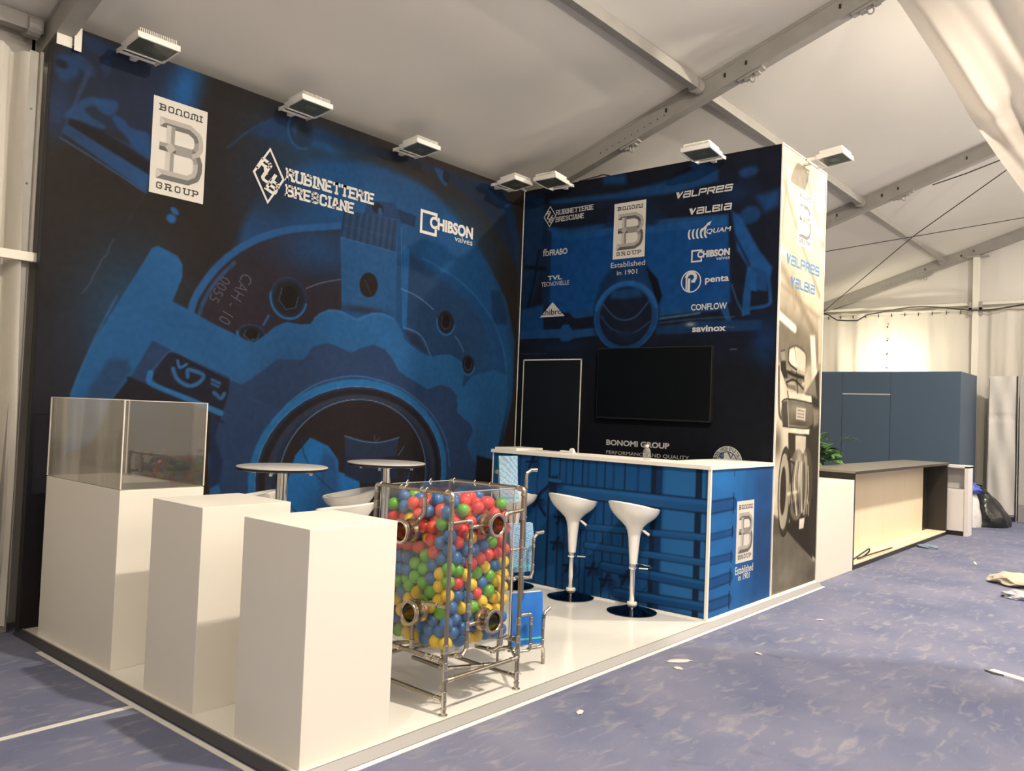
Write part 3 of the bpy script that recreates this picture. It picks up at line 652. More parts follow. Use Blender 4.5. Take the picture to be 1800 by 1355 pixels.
A.poly([-0.296,2.924,-0.124,2.848,-0.140,2.687,-0.278,2.716], (28, 64, 110), .01); A.poly([-0.328,2.927,-0.284,2.902,-0.293,2.491,-0.368,2.474,-0.363,2.660], (30, 72, 124), .008)
A.poly([-0.305,2.873,-0.240,2.857,-0.235,2.693,-0.300,2.707], (30, 74, 128), .006); A.line([-0.134,2.849,-0.107,2.644,-0.125,2.564,-0.295,2.542], .03, (30, 72, 124), .008)
A.line([-0.477,2.772,-0.416,2.611,-0.347,2.493], .012, (44, 76, 118), .006)
A.poly([-2.969,2.949,-2.800,3.125,-2.761,3.311,-2.720,3.119,-2.858,2.688,-2.950,2.566], (20, 44, 76), .015); A.line([-2.745,3.309,-2.806,2.937,-2.917,2.565], .03, (22, 26, 36), .01)
A.line([-2.921,3.136,-2.656,3.101], .05, (22, 26, 36), .015)
A.poly([-2.975,2.567,-2.615,2.576,-1.984,2.607,-1.931,2.521,-2.014,2.466,-2.610,2.465,-2.967,2.427], (24, 30, 44), .01)
A.poly([-2.955,2.662,-2.660,2.709,-2.646,2.416,-2.974,2.402], (26, 62, 108), .015)
A.poly([-2.967,2.427,-2.416,2.433,-2.381,2.480,-2.306,2.477,-2.258,2.415,-1.955,2.428,-1.952,2.346,-2.225,2.330,-2.297,2.296,-2.402,2.299,-2.419,2.336,-2.963,2.338], (30, 68, 116), .006)
A.poly([-2.311,2.599,-1.992,2.619,-1.989,2.548,-2.234,2.535], (28, 66, 112), .006)
A.line([-1.226,2.546,-0.968,2.566,-0.572,2.588], .07, (28, 66, 112), .008); A.line([-1.224,2.490,-0.906,2.514,-0.788,2.525], .02, (60, 90, 120), .006)
A.poly([-0.609,2.675,-0.528,2.639,-0.466,2.436,-0.510,2.428,-0.570,2.536], (30, 72, 124), .006)
A.poly([-1.246,2.413,-0.786,2.450,-0.174,2.434,-0.171,2.343,-0.723,2.341,-1.243,2.335], (26, 52, 90), .012, .9); A.line([-1.248,2.447,-0.786,2.471,-0.445,2.472], .012, (60, 80, 110), .008, .8)
A.line([-0.520,2.381,-0.442,2.378], .006, (90, 100, 110), .004)
# pipe branch and open ring
A.poly([-1.786,3.040,-1.385,3.034,-1.250,2.826,-1.216,2.601,-1.220,2.379,-1.980,2.347,-1.993,2.642,-1.932,2.875], (24, 46, 80), .02)
A.poly([-1.690,3.032,-1.437,3.021,-1.352,2.834,-1.412,2.725,-1.733,2.745], (26, 58, 100), .03, .8)
A.poly([-1.385,3.017,-1.252,2.883,-1.195,2.711,-1.253,2.575,-1.298,2.774], (20, 22, 30), .01)
c1 = [-1.609,2.530]; q = [-1.609,2.530,-1.238,2.513,-1.623,2.876]; rx, ry = q[2] - q[0], q[5] - q[1]
A.ell(c1, rx, ry, (28, 64, 112), .006); A.ell(c1, rx * .97, ry * .97, (34, 88, 148), .01, .9, 0, .05, 15, 165); A.ell(c1, rx * .83, ry * .86, (26, 32, 46), .006)
A.line([-1.904,2.550,-1.766,2.410,-1.602,2.364,-1.464,2.376,-1.325,2.467], .014, (44, 66, 100), .006); A.line([-1.881,2.666,-1.702,2.511,-1.502,2.514,-1.345,2.664], .014, (50, 76, 112), .006)
A.poly([-1.783,2.806,-1.448,2.812,-1.425,2.726,-1.609,2.703,-1.780,2.724], (28, 66, 114), .02, .8); A.glow([-1.594,2.335], .12, .06, (26, 36, 56), .9)
A.ell(c1, rx, ry, (50, 92, 140), .003, .8, 0, .008)
A.glow([-0.142,2.240], .12, .2, (24, 50, 92), .8); A.glow([-2.407,2.238], .3, .06, (26, 40, 66), .7)
A.line([-2.955,2.174,-2.595,2.168], .008, (60, 70, 88), .006, .7); A.line([-0.469,2.176,-0.413,2.175], .008, (90, 96, 104), .006)
A.glow([-0.879,2.421], .05, .02, (160, 160, 150), .8)
A.grain(.08, .05, 2)
me = A.mesh('back_wall_print', 'K', GM, .0012); obj('back_wall_print', me, M_ink, wb)

# --- column print: black and white photo of an actuator valve
CL, CMi, CDk = (220, 206, 180), (160, 148, 126), (64, 56, 46)
A = Art(W1 + .004, .012, W2 - .006, H - .004, .0085, CL)
A.glow([5.110,2.669], .3, .5, CMi, .5); A.glow([5.577,3.927], .2, .3, (190, 178, 156), .7); A.glow([5.338,2.331], .5, .16, (120, 110, 94), .7); A.glow([5.000,3.267], .25, .3, (196, 184, 160), .6)
for a, b in (([4.887,3.752,5.265,3.320,5.892,2.774], .05), ([5.028,3.787,4.905,3.147], .04), ([4.949,2.901,5.311,2.696,5.961,2.280], .09), ([5.188,2.887,5.264,2.585,5.331,2.804,5.466,2.503], .02), ([4.960,2.750,5.909,2.554], .03), ([5.513,3.802,5.947,3.287], .05)):
    A.line(a, b, (150, 138, 116), .03, .8)
A.line([4.971,2.245,5.997,2.216], .5, (110, 100, 84), .25, .7); A.poly([4.806,2.429,4.951,2.521,5.336,2.357,5.963,2.252,5.973,2.113,4.913,1.989], (120, 110, 94), .06, .7)
A.line([4.903,2.480,5.292,2.390], .075, (250, 242, 222), .012); A.line([5.734,3.435,5.974,3.348], .07, (248, 240, 220), .015); A.line([4.899,3.065,5.056,3.042], .06, (248, 240, 220), .015); A.line([5.106,3.625,5.041,3.791], .07, (238, 228, 206), .03)
A.poly([5.680,2.364,5.799,2.376,5.937,1.777,5.780,1.826], (236, 226, 204), .02); A.poly([5.878,2.550,6.002,2.564,6.005,2.115,5.911,2.109], (200, 186, 160), .02)
A.poly([4.835,2.033,5.089,2.051,5.168,0.979,4.903,0.742], (226, 214, 192), .04)
A.glow([4.961,1.338], .10, .14, (96, 88, 76), .9)
A.poly([5.589,1.818,5.946,2.056,6.010,1.222,6.025,0.195,5.775,0.305,5.336,0.506,5.266,0.718,5.585,0.909], (58, 52, 44), .012)
A.poly([4.905,0.717,5.143,0.599,5.448,0.470,5.902,0.209,6.025,0.195,6.041,-0.011,4.931,0.017], (112, 106, 94), .02); A.glow([5.228,0.158], .3, .12, (142, 136, 122), .8); A.glow([5.867,0.077], .15, .1, (84, 78, 68), .7)
A.poly([4.905,0.717,5.220,0.618,5.096,0.527,4.905,0.544], (96, 88, 74), .02)
A.poly([5.140,0.635,5.300,0.622,5.435,0.654,5.749,0.658,5.902,0.215,5.198,0.569], (52, 46, 38), .012)
# actuator
A.line([4.949,2.016,4.969,1.740,4.992,1.600,5.060,1.556], .035, (70, 62, 52), .01)
A.poly([4.977,2.165,5.079,2.183,5.119,2.002,5.363,1.991,5.510,1.910,5.461,1.812,5.157,1.840,4.989,1.994], (46, 42, 36), .006)
A.poly([5.171,2.201,5.345,2.237,5.576,2.182,5.589,2.006,5.361,2.028,5.167,2.077], (214, 204, 182), .006); A.line([5.171,2.201,5.345,2.237,5.576,2.182,5.589,2.006], .02, (90, 82, 70), .006); A.line([5.292,2.212,5.360,2.039], .02, (120, 110, 96), .008)
A.poly([4.978,2.154,5.080,2.173,5.100,2.083,4.996,2.075], (150, 142, 126), .008); A.poly([5.225,2.009,5.563,1.977,5.567,1.913,5.258,1.938], (30, 28, 26), .006); A.poly([5.085,1.928,5.342,1.912,5.345,1.870,5.102,1.878], (150, 142, 124), .008)
A.poly([5.344,1.880,5.570,1.881,5.575,1.806,5.377,1.808], (110, 102, 88), .01)
A.poly([5.160,1.809,5.753,1.792,5.773,1.716,5.192,1.733], (226, 216, 194), .008); A.line([5.160,1.809,5.192,1.733], .02, (60, 54, 46), .006)
A.poly([5.049,1.713,5.191,1.738,5.788,1.717,5.803,1.520,5.687,1.486,5.077,1.500,5.017,1.611], (110, 103, 90), .008); A.poly([5.036,1.702,5.166,1.727,5.210,1.491,5.077,1.500], (70, 64, 56), .01); A.glow([5.388,1.662], .2, .05, (160, 152, 136), .7); A.glow([5.483,1.516], .2, .04, (60, 54, 46), .7)
A.poly([5.387,1.672,5.615,1.668,5.609,1.550,5.381,1.562], (214, 206, 186), .006)
q = [5.417,1.647,5.573,1.640]
for k in range(4): A.line([q[0], q[1] - .03 * k, q[2], q[3] - .03 * k], .012, (100, 92, 80), .006, .8)
A.poly([5.752,1.797,5.937,1.777,5.943,1.689,5.819,1.707], (50, 46, 40), .01); A.poly([5.791,1.684,5.976,1.667,5.955,1.528,5.835,1.499], (130, 120, 104), .02)
A.poly([5.222,1.502,5.731,1.487,5.721,1.422,5.240,1.440], (230, 222, 200), .008)
A.poly([5.214,1.430,5.406,1.420,5.422,1.200,5.258,1.203], (60, 54, 46), .008); A.poly([5.378,1.415,5.648,1.410,5.648,1.228,5.392,1.231], (206, 196, 176), .01); A.line([5.392,1.231,5.648,1.228], .02, (80, 72, 60), .008)
A.poly([5.366,1.211,5.622,1.185,5.571,1.096,5.400,1.127], (196, 186, 166), .01)
A.ell([5.681,0.969], .16, .33, (80, 73, 62), .01); A.ell([5.638,0.970], .07, .30, (170, 160, 140), .02); A.ell([5.454,0.957], .22, .33, (120, 112, 98), .012); A.glow([5.487,1.072], .07, .22, (216, 206, 184), .9); A.glow([5.423,0.812], .10, .1, (70, 64, 54), .8)
A.ell([5.160,0.908], .15, .40, (66, 60, 50), .01); A.ell([5.146,0.909], .115, .34, (176, 166, 146), .01); A.ell([5.119,0.920], .07, .22, (58, 52, 44), .01); A.poly([5.221,0.977,5.466,0.977,5.479,0.808,5.235,0.781], (150, 140, 122), .02); A.line([5.227,0.884,5.473,0.893], .03, (216, 206, 186), .01)
A.poly([5.534,0.636,5.663,0.637,5.641,0.543,5.527,0.541], (232, 224, 204), .006)
HI, LO = (236, 228, 208), (30, 27, 22)
A.poly([5.147,1.978,5.790,2.100,5.906,1.776,5.752,1.797,5.160,1.809], (200, 188, 164), .02, .5)
A.line([5.171,2.201,5.167,2.077,5.361,2.018], .018, LO, .006); A.poly([5.186,2.182,5.292,2.206,5.374,2.040,5.221,2.060], (236, 228, 206), .005)
A.line([5.174,1.980,5.338,1.964,5.535,1.954], .03, LO, .006, 1, False); A.line([5.127,1.890,5.313,1.920,5.543,1.848], .02, LO, .006); A.line([5.363,1.991,5.405,1.809], .02, LO, .006)
A.line([5.036,1.712,5.191,1.743,5.788,1.722], .014, LO, .005); A.line([5.077,1.495,5.687,1.481,5.803,1.520], .014, LO, .005); A.line([5.165,1.732,5.210,1.491], .012, HI, .005, .8)
A.line([5.214,1.430,5.722,1.411], .014, LO, .005); A.line([5.214,1.425,5.244,1.203], .02, LO, .006); A.line([5.648,1.410,5.648,1.228], .012, LO, .005)
A.line([5.369,1.169,5.315,0.973,5.403,0.708], .016, LO, .006); A.line([5.424,1.179,5.384,0.970,5.461,0.678], .018, HI, .006); A.line([5.480,1.167,5.453,0.967,5.516,0.690], .014, LO, .006)
A.line([5.551,1.165,5.552,0.963,5.586,0.696], .016, HI, .006); A.line([5.610,1.148,5.624,0.960,5.628,0.720], .014, LO, .006); A.line([5.714,1.119,5.741,0.956,5.726,0.767], .012, HI, .006)
A.ell([5.160,0.908], .15, .40, LO, .005, .9, 0, .014); A.ell([5.146,0.909], .115, .34, HI, .005, .8, 0, .012, 100, 250); A.ell([5.119,0.920], .07, .22, HI, .005, .7, 0, .01, 90, 200)
A.line([5.204,1.203,5.370,1.153], .016, LO, .006)
for p in ([5.655,0.734], [5.713,0.741], [5.759,0.717]): A.line([p[0], p[1] + .06, p[0], p[1] - .06], .02, (170, 160, 140), .008)
A.grain(.05, .06, 5)
me = A.mesh('column_print', 'C', .68, .0012); obj('column_print', me, M_ink, wr)

# ---------------------------------------------------------------- lettering
GL = {  # stroke glyphs on a 4 x 6 grid; the last number is the advance
 'A': ([[(0, 0), (1.4, 6), (2.6, 6), (4, 0)], [(.6, 2.1), (3.4, 2.1)]], 4), 'B': ([[(0, 0), (0, 6), (3, 6), (3.8, 5.3), (3.8, 3.8), (3, 3.1), (0, 3.1)], [(3, 3.1), (4, 2.3), (4, .8), (3, 0), (0, 0)]], 4),
 'C': ([[(4, 4.6), (4, 5.2), (3.2, 6), (.8, 6), (0, 5.2), (0, .8), (.8, 0), (3.2, 0), (4, .8), (4, 1.4)]], 4), 'E': ([[(3.6, 6), (0, 6), (0, 0), (3.6, 0)], [(0, 3.1), (2.8, 3.1)]], 3.6),
 'G': ([[(4, 4.6), (4, 5.2), (3.2, 6), (.8, 6), (0, 5.2), (0, .8), (.8, 0), (3.2, 0), (4, .8), (4, 2.8), (2.3, 2.8)]], 4), 'I': ([[(0.5, 0), (0.5, 6)]], 1), 'M': ([[(0, 0), (0, 6), (2.4, 1.6), (4.8, 6), (4.8, 0)]], 4.8),
 'N': ([[(0, 0), (0, 6), (3.8, 0), (3.8, 6)]], 3.8), 'n': ([[(0, 0), (0, 5.2), (.8, 6), (3.2, 6), (4, 5.2), (4, 0)]], 4), 'm': ([[(0, 0), (0, 5.2), (.8, 6), (4.2, 6), (5, 5.2), (5, 0)], [(2.5, 6), (2.5, 1)]], 5),
 'O': ([[(.8, 0), (0, .8), (0, 5.2), (.8, 6), (3.2, 6), (4, 5.2), (4, .8), (3.2, 0), (.8, 0)]], 4), 'P': ([[(0, 0), (0, 6), (3, 6), (4, 5.2), (4, 3.4), (3, 2.6), (0, 2.6)]], 4),
 'R': ([[(0, 0), (0, 6), (3, 6), (3.9, 5.3), (3.9, 3.7), (3, 3), (0, 3)], [(2.3, 3), (3.9, 0)]], 4), 'S': ([[(3.8, 4.6), (3.8, 5.3), (3, 6), (.8, 6), (0, 5.3), (0, 3.8), (.8, 3.1), (3.1, 3), (3.9, 2.2), (3.9, .8), (3.1, 0), (.8, 0), (0, .8), (0, 1.5)]], 3.9),
 'T': ([[(0, 5.2), (0, 6), (4, 6), (4, 5.2)], [(2, 6), (2, 0)]], 4), 'U': ([[(0, 6), (0, .8), (.8, 0), (3.2, 0), (4, .8), (4, 6)]], 4), ' ': ([], 2),
 'v': ([[(0, 6), (1.6, 0), (3.6, 6)], [(1.0, 6), (2.0, 2.2)]], 3.6), 'a': ([[(.3, 6), (4, 6), (4, 0), (0, 0), (0, 3.2), (4, 3.2)]], 4), 'l': ([[(0, 6), (0, 0), (3.2, 0)]], 3.2), 'p': ([[(0, 0), (0, 6), (4, 6), (4, 2.7), (1.2, 2.7)]], 4),
 'r': ([[(0, 0), (0, 6), (4, 6), (4, 2.8), (1.2, 2.8)], [(2.2, 2.8), (4, 0)]], 4), 'e': ([[(4, 0), (0, 0), (0, 6), (4, 6), (4, 3.1), (0, 3.1)]], 4), 's': ([[(4, 6), (0, 6), (0, 3.2), (4, 3.2), (4, 0), (0, 0)]], 4), 'b': ([[(0, 0), (0, 6), (4, 6), (4, 0), (0, 0)], [(0, 3.1), (4, 3.1)]], 4), 'i': ([[(0, 0), (0, 6)]], .4)}
def stroke_lines(text, gap, serif=0):
    """centre lines of the text as (points, is_serif)"""
    out, x = [], 0.0
    for ch in text:
        st, adv = GL[ch]
        for s_ in st:
            out.append([(x + a, b_) for a, b_ in s_])
            if serif:
                ends = [(s_[0], s_[1]), (s_[-1], s_[-2])] + ([(p, (p[0], 3)) for p in s_ if p[0] == 0 and p[1] in (0, 6)] if ch in 'BRPED' else [])
                for (px, py), (qx, qy) in ends:
                    if abs(qy - py) > 1 and (py < .1 or py > 5.9): out.append([(x + px - serif, py), (x + px + serif * (.2 if px == 0 and ch in 'BRPED' else 1), py)])
        x += adv + gap
    return out
def fit_lines(L_, u0, v0, u1, v1, wd, shear=0):
    """map centre lines into the box and give them one even stroke width (fraction of the height)"""
    P = [q for p in L_ for q in p]; a0, b0 = min(q[0] for q in P), min(q[1] for q in P); a1, b1 = max(q[0] for q in P), max(q[1] for q in P)
    w = wd * (v1 - v0); e = w / 2; u0 += e; u1 -= e; v0 += e; v1 -= e; out = []
    f = lambda q: (u0 + (q[0] - a0) / (a1 - a0) * (u1 - u0) + shear * ((q[1] - b0) / (b1 - b0)) * (v1 - v0), v0 + (q[1] - b0) / (b1 - b0) * (v1 - v0))
    for p in L_:
        p = [f(q) for q in p]
        for (ax, ay), (bx, by) in zip(p[:-1], p[1:]):
            L = math.hypot(bx - ax, by - ay); dx, dy = (bx - ax) / L * e, (by - ay) / L * e
            k0 = 1 if (ax, ay) == p[0] and len(p) == 2 else .0; k1 = k0
            out.append([(ax - dx * k0 - dy, ay - dy * k0 + dx), (bx + dx * k1 - dy, by + dy * k1 + dx), (bx + dx * k1 + dy, by + dy * k1 - dx), (ax - dx * k0 + dy, ay - dy * k0 - dx)])
        if len(p) > 2:
            for k, (ax, ay) in enumerate(p):
                if k in (0, len(p) - 1): out.append([(ax - e, ay - e), (ax + e, ay - e), (ax + e, ay + e), (ax - e, ay + e)])
                else: out.append([(ax + e * 1.06 * math.cos(q_), ay + e * 1.06 * math.sin(q_)) for q_ in [PI / 8 + j * PI / 4 for j in range(8)]])
    return out
def flat(name, plane, polys, m, parent, off=.0025, thick=.0008):
    bm = B()
    for i, p in enumerate(polys):
        o_ = off + (i % 7) * .00012
        a = [bm.verts.new(on_plane(plane, u, v, o_)) for u, v in p]
        try: bm.faces.new(a)
        except ValueError: pass
    me = bpy.data.meshes.new(name); bm.to_mesh(me); bm.free(); me.materials.append(m)
    o = bpy.data.objects.new(name, me); C.objects.link(o); o.parent = parent; return o
def words(text, plane, box4, m, parent, bold=0.0, off=.0025, shear=0, name='lettering'):
    """text in the built-in face, fitted to (u0,v0,u1,v1) on a plane"""
    cu = bpy.data.curves.new('t', 'FONT'); cu.body = text; cu.size = 1; cu.offset = bold; cu.resolution_u = 3
    t = bpy.data.objects.new('t', cu); C.objects.link(t); bpy.context.view_layer.update()
    me = bpy.data.meshes.new_from_object(t.evaluated_get(bpy.context.evaluated_depsgraph_get()))
    bpy.data.objects.remove(t); me.name = name
    co = np.empty(len(me.vertices) * 3); me.vertices.foreach_get('co', co); co = co.reshape(-1, 3)
    a0, b0 = co[:, 0].min(), co[:, 1].min(); a1, b1 = co[:, 0].max(), co[:, 1].max(); u0, v0, u1, v1 = box4
    out = np.array([on_plane(plane, u0 + (x - a0) / (a1 - a0) * (u1 - u0), v0 + (y - b0) / (b1 - b0) * (v1 - v0), off) for x, y, _ in co])
    if shear: out += np.array([(y - b0) / (b1 - b0) * (v1 - v0) * shear * PLANES[plane][1] for x, y, _ in co])
    me.vertices.foreach_set('co', out.ravel()); me.materials.clear(); me.materials.append(m)
    o = bpy.data.objects.new(name, me); C.objects.link(o); o.parent = parent; return o
def bb(a): return (min(a[0], a[2]), min(a[1], a[3]), max(a[0], a[2]), max(a[1], a[3]))
def strokes(text, plane, box4, m, parent, wd=.18, gap=1.2, serif=0, off=.0025, shear=0, name='lettering'):
    return flat(name, plane, fit_lines(stroke_lines(text, gap, serif), *box4, wd, shear), m, parent, off)
M_let = mat('white_vinyl', (.60, .575, .53), .5)
M_letgrey = mat('pale_grey_vinyl', (.50, .495, .48), .5)
M_card = mat('white_card_print', (.58, .55, .50), .5)
M_inkblack = mat('black_vinyl', (.015, .013, .012), .5)
M_b = [mat('steel_shade_%s' % k, (g, g * .94, g * .87), .5) for k, g in (('light', .34), ('mid', .22), ('dark', .10), ('deep', .055), ('pale', .44))]
M_blue = mat('blue_vinyl', (.03, .16, .38), .45)
def group_card(plane, box4, parent, pale=1.0):
    u0, v0, u1, v1 = box4; W, Hh = u1 - u0, v1 - v0
    t = lambda s_, q: (u0 + s_ * W, v1 - q * Hh)
    flat('logo_card', plane, [[t(0, 0), t(1, 0), t(1, 1), t(0, 1)]], M_card, parent, .002)
    strokes('BOnOmI', plane, bb([*t(.10, .135), *t(.91, .065)]), M_inkblack, parent, .19, 2.6, 1.0)
    strokes('GROUP', plane, bb([*t(.12, .945), *t(.90, .875)]), M_inkblack, parent, .19, 3.8, 1.0)
    def band(path, w0, w1, mm, o_):
        ps = []
        n = len(path); L = []
        for i, (x, y) in enumerate(path):
            ax, ay = path[max(i - 1, 0)]; bx, by = path[min(i + 1, n - 1)]
            dx, dy = (bx - ax) * W, (by - ay) * Hh; l = math.hypot(dx, dy); nx, ny = -dy / l, dx / l
            L.append((x * W, y * Hh, nx, ny))
        for (x, y, nx, ny), (x2, y2, n2, m2) in zip(L[:-1], L[1:]):
            q = [(x + nx * w0 * W, y + ny * w0 * W), (x + nx * w1 * W, y + ny * w1 * W), (x2 + n2 * w1 * W, y2 + m2 * w1 * W), (x2 + n2 * w0 * W, y2 + m2 * w0 * W)]
            ps.append([(u0 + a, v1 - b_) for a, b_ in q])
        return flat('logo_letter', plane, ps, mm, parent, o_)
    up_ = [(.14, .25), (.42, .25), (.68, .25), (.82, .30), (.86, .36), (.86, .43), (.82, .475), (.74, .50), (.40, .50)]
    lo_ = [(.40, .50), (.74, .50), (.83, .54), (.86, .59), (.86, .67), (.82, .74), (.68, .79), (.42, .79), (.12, .79)]
    band(up_, -.085, 0, M_b[0], .0030); band(up_[:5], 0, .085, M_b[2], .0031); band(up_[4:], 0, .085, M_b[1], .0031); band(up_[3:6], -.085, 0, M_b[2], .0032)
    band(lo_, -.085, 0, M_b[2], .0033); band(lo_[2:6], -.085, .0, M_b[3], .0034); band(lo_[5:], -.085, 0, M_b[2], .0034); band(lo_[3:], 0, .085, M_b[0], .0035); band(lo_[:4], 0, .085, M_b[1], .0035)
    band([(.34, .27), (.34, .77)], -.07, 0, M_b[1], .0037); band([(.34, .27), (.34, .77)], 0, .08, M_b[4], .0037)
    band([(.14, .50), (.44, .50)], -.07, 0, M_b[1], .0039); band([(.14, .50), (.44, .50)], 0, .07, M_b[3], .0039)
    flat('logo_letter', plane, [[t(.34, .44), t(.44, .50), t(.34, .56), t(.24, .50)]], M_b[0], parent, .0042)
    flat('logo_letter', plane, [[t(.13, .20), t(.22, .25), t(.13, .30)], [t(.11, .74), t(.21, .79), t(.11, .84)]], M_b[4], parent, .0042)
def rb_logo(plane, L, R, T, Bt, m, parent):
    """diamond outline with the tilted letters; L,R = u limits, T,Bt = v limits"""
    cu_, cv = (L + R) / 2, (T + Bt) / 2; hw, hh = (R - L) / 2, (T - Bt) / 2; ps = []
    c_ = [(0, 1), (1, 0), (0, -1), (-1, 0)]
    for i in range(4):
        a, b_ = c_[i], c_[(i + 1) % 4]
        ps.append([(cu_ + a[0] * hw, cv + a[1] * hh), (cu_ + b_[0] * hw, cv + b_[1] * hh), (cu_ + b_[0] * hw * .85, cv + b_[1] * hh * .87), (cu_ + a[0] * hw * .85, cv + a[1] * hh * .87)])
    for ch, dx, dy in (('R', -.30, .30), ('U', -.02, -.05), ('B', .27, -.36)):
        q = fit_lines(stroke_lines(ch, 1), -2.9, -3.6, 2.9, 3.6, .22)
        ps += [[(cu_ + hw * (dx + x * .12 + y * .055), cv + hh * (dy + y * .060 - x * .030)) for x, y in p] for p in q]
    flat('logo_diamond', plane, ps, m, parent)
# mural logos
c = [0.661,3.716,0.673,2.964,1.081,3.718,1.090,3.055]
group_card('M', ((c[0] + c[2]) / 2, (c[3] + c[7]) / 2, (c[4] + c[6]) / 2, (c[1] + c[5]) / 2), wl)
c = [1.492,3.368,1.790,3.363,1.636,3.599,1.645,3.134]; rb_logo('M', c[0], c[2], c[5], c[7], M_let, wl)
def q4(a):  # TL, BL, TR, BR -> box
    return ((a[0] + a[2]) / 2, (a[3] + a[7]) / 2, (a[4] + a[6]) / 2, (a[1] + a[5]) / 2)
strokes('RUBINETTERIE', 'M', q4([1.793,3.480,1.795,3.376,2.744,3.467,2.742,3.361]), M_let, wl, .20, 1.95, .62)
strokes('BRESCIANE', 'M', q4([1.796,3.344,1.799,3.242,2.517,3.332,2.518,3.233]), M_let, wl, .20, 1.95, .62)
def bracket_logo(plane, a, parent, m):
    u0, v0, u1, v1 = q4(a); w_ = (u1 - u0) * .13
    flat('logo_bracket', plane, [[(u0, v0), (u0 + w_, v0), (u0 + w_, v1), (u0, v1)], [(u0, v1 - w_), (u1, v1 - w_), (u1, v1), (u0, v1)], [(u0, v0), (u1, v0), (u1, v0 + w_), (u0, v0 + w_)],
         [(u1 - w_, v0), (u1, v0), (u1, v0 + w_ * 2.4), (u1 - w_, v0 + w_ * 2.4)], [(u1 - w_, v1 - w_ * 1.6), (u1, v1 - w_ * 1.6), (u1, v1), (u1 - w_, v1)]], m, parent)
bracket_logo('M', [3.324,3.461,3.332,3.225,3.553,3.465,3.559,3.235], wl, M_let)
words('CHIBSON', 'M', q4([3.451,3.415,3.463,3.292,4.078,3.433,4.077,3.308]), M_let, wl, .045)
words('valves', 'M', q4([3.810,3.293,3.814,3.232,4.073,3.301,4.080,3.241]), M_let, wl, .0)
M_emb = mat('embossed_blue_ink', tuple(v * GM for v in lin((52, 56, 78))), .6)
def skew_words(text, plane, p0, pu, pv, m, parent):
    o = words(text, plane, (0, 0, 1, 1), m, parent, -.01); me = o.data; O_, U_, N_ = PLANES[plane]
    for v in me.vertices:
        d_ = v.co - O_; a = d_.dot(U_); b_ = d_.z; v.co = on_plane(plane, p0[0] + (pu[0] - p0[0]) * a + (pv[0] - p0[0]) * b_, p0[1] + (pu[1] - p0[1]) * a + (pv[1] - p0[1]) * b_, .0022)
skew_words('CAH - 10', 'M', [1.452,2.550], [1.258,2.148], [1.545,2.510], M_emb, wl)
skew_words('0055', 'M', [1.272,2.495], [1.169,2.304], [1.352,2.463], M_emb, wl)
# back wall logos
c = [-2.698,3.659,-2.528,3.672,-2.614,3.783,-2.617,3.548]; rb_logo('K', c[0], c[2], c[5], c[7], M_letgrey, wb)
strokes('RUBINETTERIE', 'K', q4([-2.538,3.731,-2.535,3.675,-2.040,3.718,-2.044,3.665]), M_letgrey, wb, .17, 1.9, .6)
strokes('BRESCIANE', 'K', q4([-2.534,3.654,-2.540,3.599,-2.159,3.643,-2.160,3.589]), M_letgrey, wb, .17, 1.9, .6)
c = [-1.780,3.687,-1.784,3.119,-1.407,3.690,-1.411,3.117]; group_card('K', q4(c), wb)
words('Established', 'K', q4([-1.802,3.090,-1.800,3.035,-1.400,3.081,-1.398,3.029]), M_letgrey, wb)
words('in 1901', 'K', q4([-1.725,3.002,-1.723,2.954,-1.488,3.000,-1.486,2.952]), M_letgrey, wb)
strokes('valpres', 'K', q4([-1.089,3.712,-1.081,3.647,-0.498,3.703,-0.501,3.639]), M_letgrey, wb, .21, 1.5, 0, .0025, .2)
strokes('valbia', 'K', q4([-0.938,3.534,-0.931,3.472,-0.502,3.529,-0.499,3.464]), M_letgrey, wb, .21, 1.5, 0, .0025, .1)
words('QUAM', 'K', q4([-0.751,3.321,-0.758,3.270,-0.503,3.305,-0.515,3.251]), M_letgrey, wb, .01, .0025, .25)
a = [-0.938,3.246,-0.753,3.356]; ps = []
for k in range(5):
    x0 = a[0] + .03 + k * .042; y0 = a[1] - .0; 
    pts = [(x0 + .05 * math.cos(b_) * .6, y0 + .035 + .055 * math.sin(b_)) for b_ in np.linspace(2.2, 4.3, 7)]
    ps += [[(p[0], p[1]), (p[0] + .018, p[1] + .004), (q[0] + .018, q[1] + .004), (q[0], q[1])] for p, q in zip(pts[:-1], pts[1:])]
ps.append([(a[2] - .06, a[3] - .055), (a[2] + .03, a[3] + .02), (a[2] + .045, a[3] + .012), (a[2] - .04, a[3] - .065)]); ps.append([(a[2] + .01, a[3] + .012), (a[2] + .06, a[3] + .03), (a[2] + .035, a[3] - .012)])
flat('logo_springs', 'K', ps, M_letgrey, wb)
bracket_logo('K', [-0.892,3.127,-0.897,3.010,-0.780,3.127,-0.783,3.009], wb, M_letgrey)
words('CHIBSON', 'K', q4([-0.832,3.119,-0.830,3.051,-0.504,3.105,-0.502,3.041]), M_letgrey, wb, .045)
words('valves', 'K', q4([-0.638,3.045,-0.637,3.012,-0.503,3.044,-0.501,3.010]), M_letgrey, wb)
def ring_polys(c, rx, ry, w_, a0=0, a1=360, n=32):
    A_ = np.radians(np.linspace(a0, a1, n + 1)); return [[(c[0] + rx * math.cos(a), c[1] + ry * math.sin(a)), (c[0] + rx * math.cos(b_), c[1] + ry * math.sin(b_)), (c[0] + (rx - w_) * math.cos(b_), c[1] + (ry - w_) * math.sin(b_)), (c[0] + (rx - w_) * math.cos(a), c[1] + (ry - w_) * math.sin(a))] for a, b_ in zip(A_[:-1], A_[1:])]
c = [-0.889,2.829,-0.781,2.821,-0.892,2.935]; r_ = (c[5] - c[1]); cc = (c[0], c[1])
ps = ring_polys(cc, r_, r_, .011)
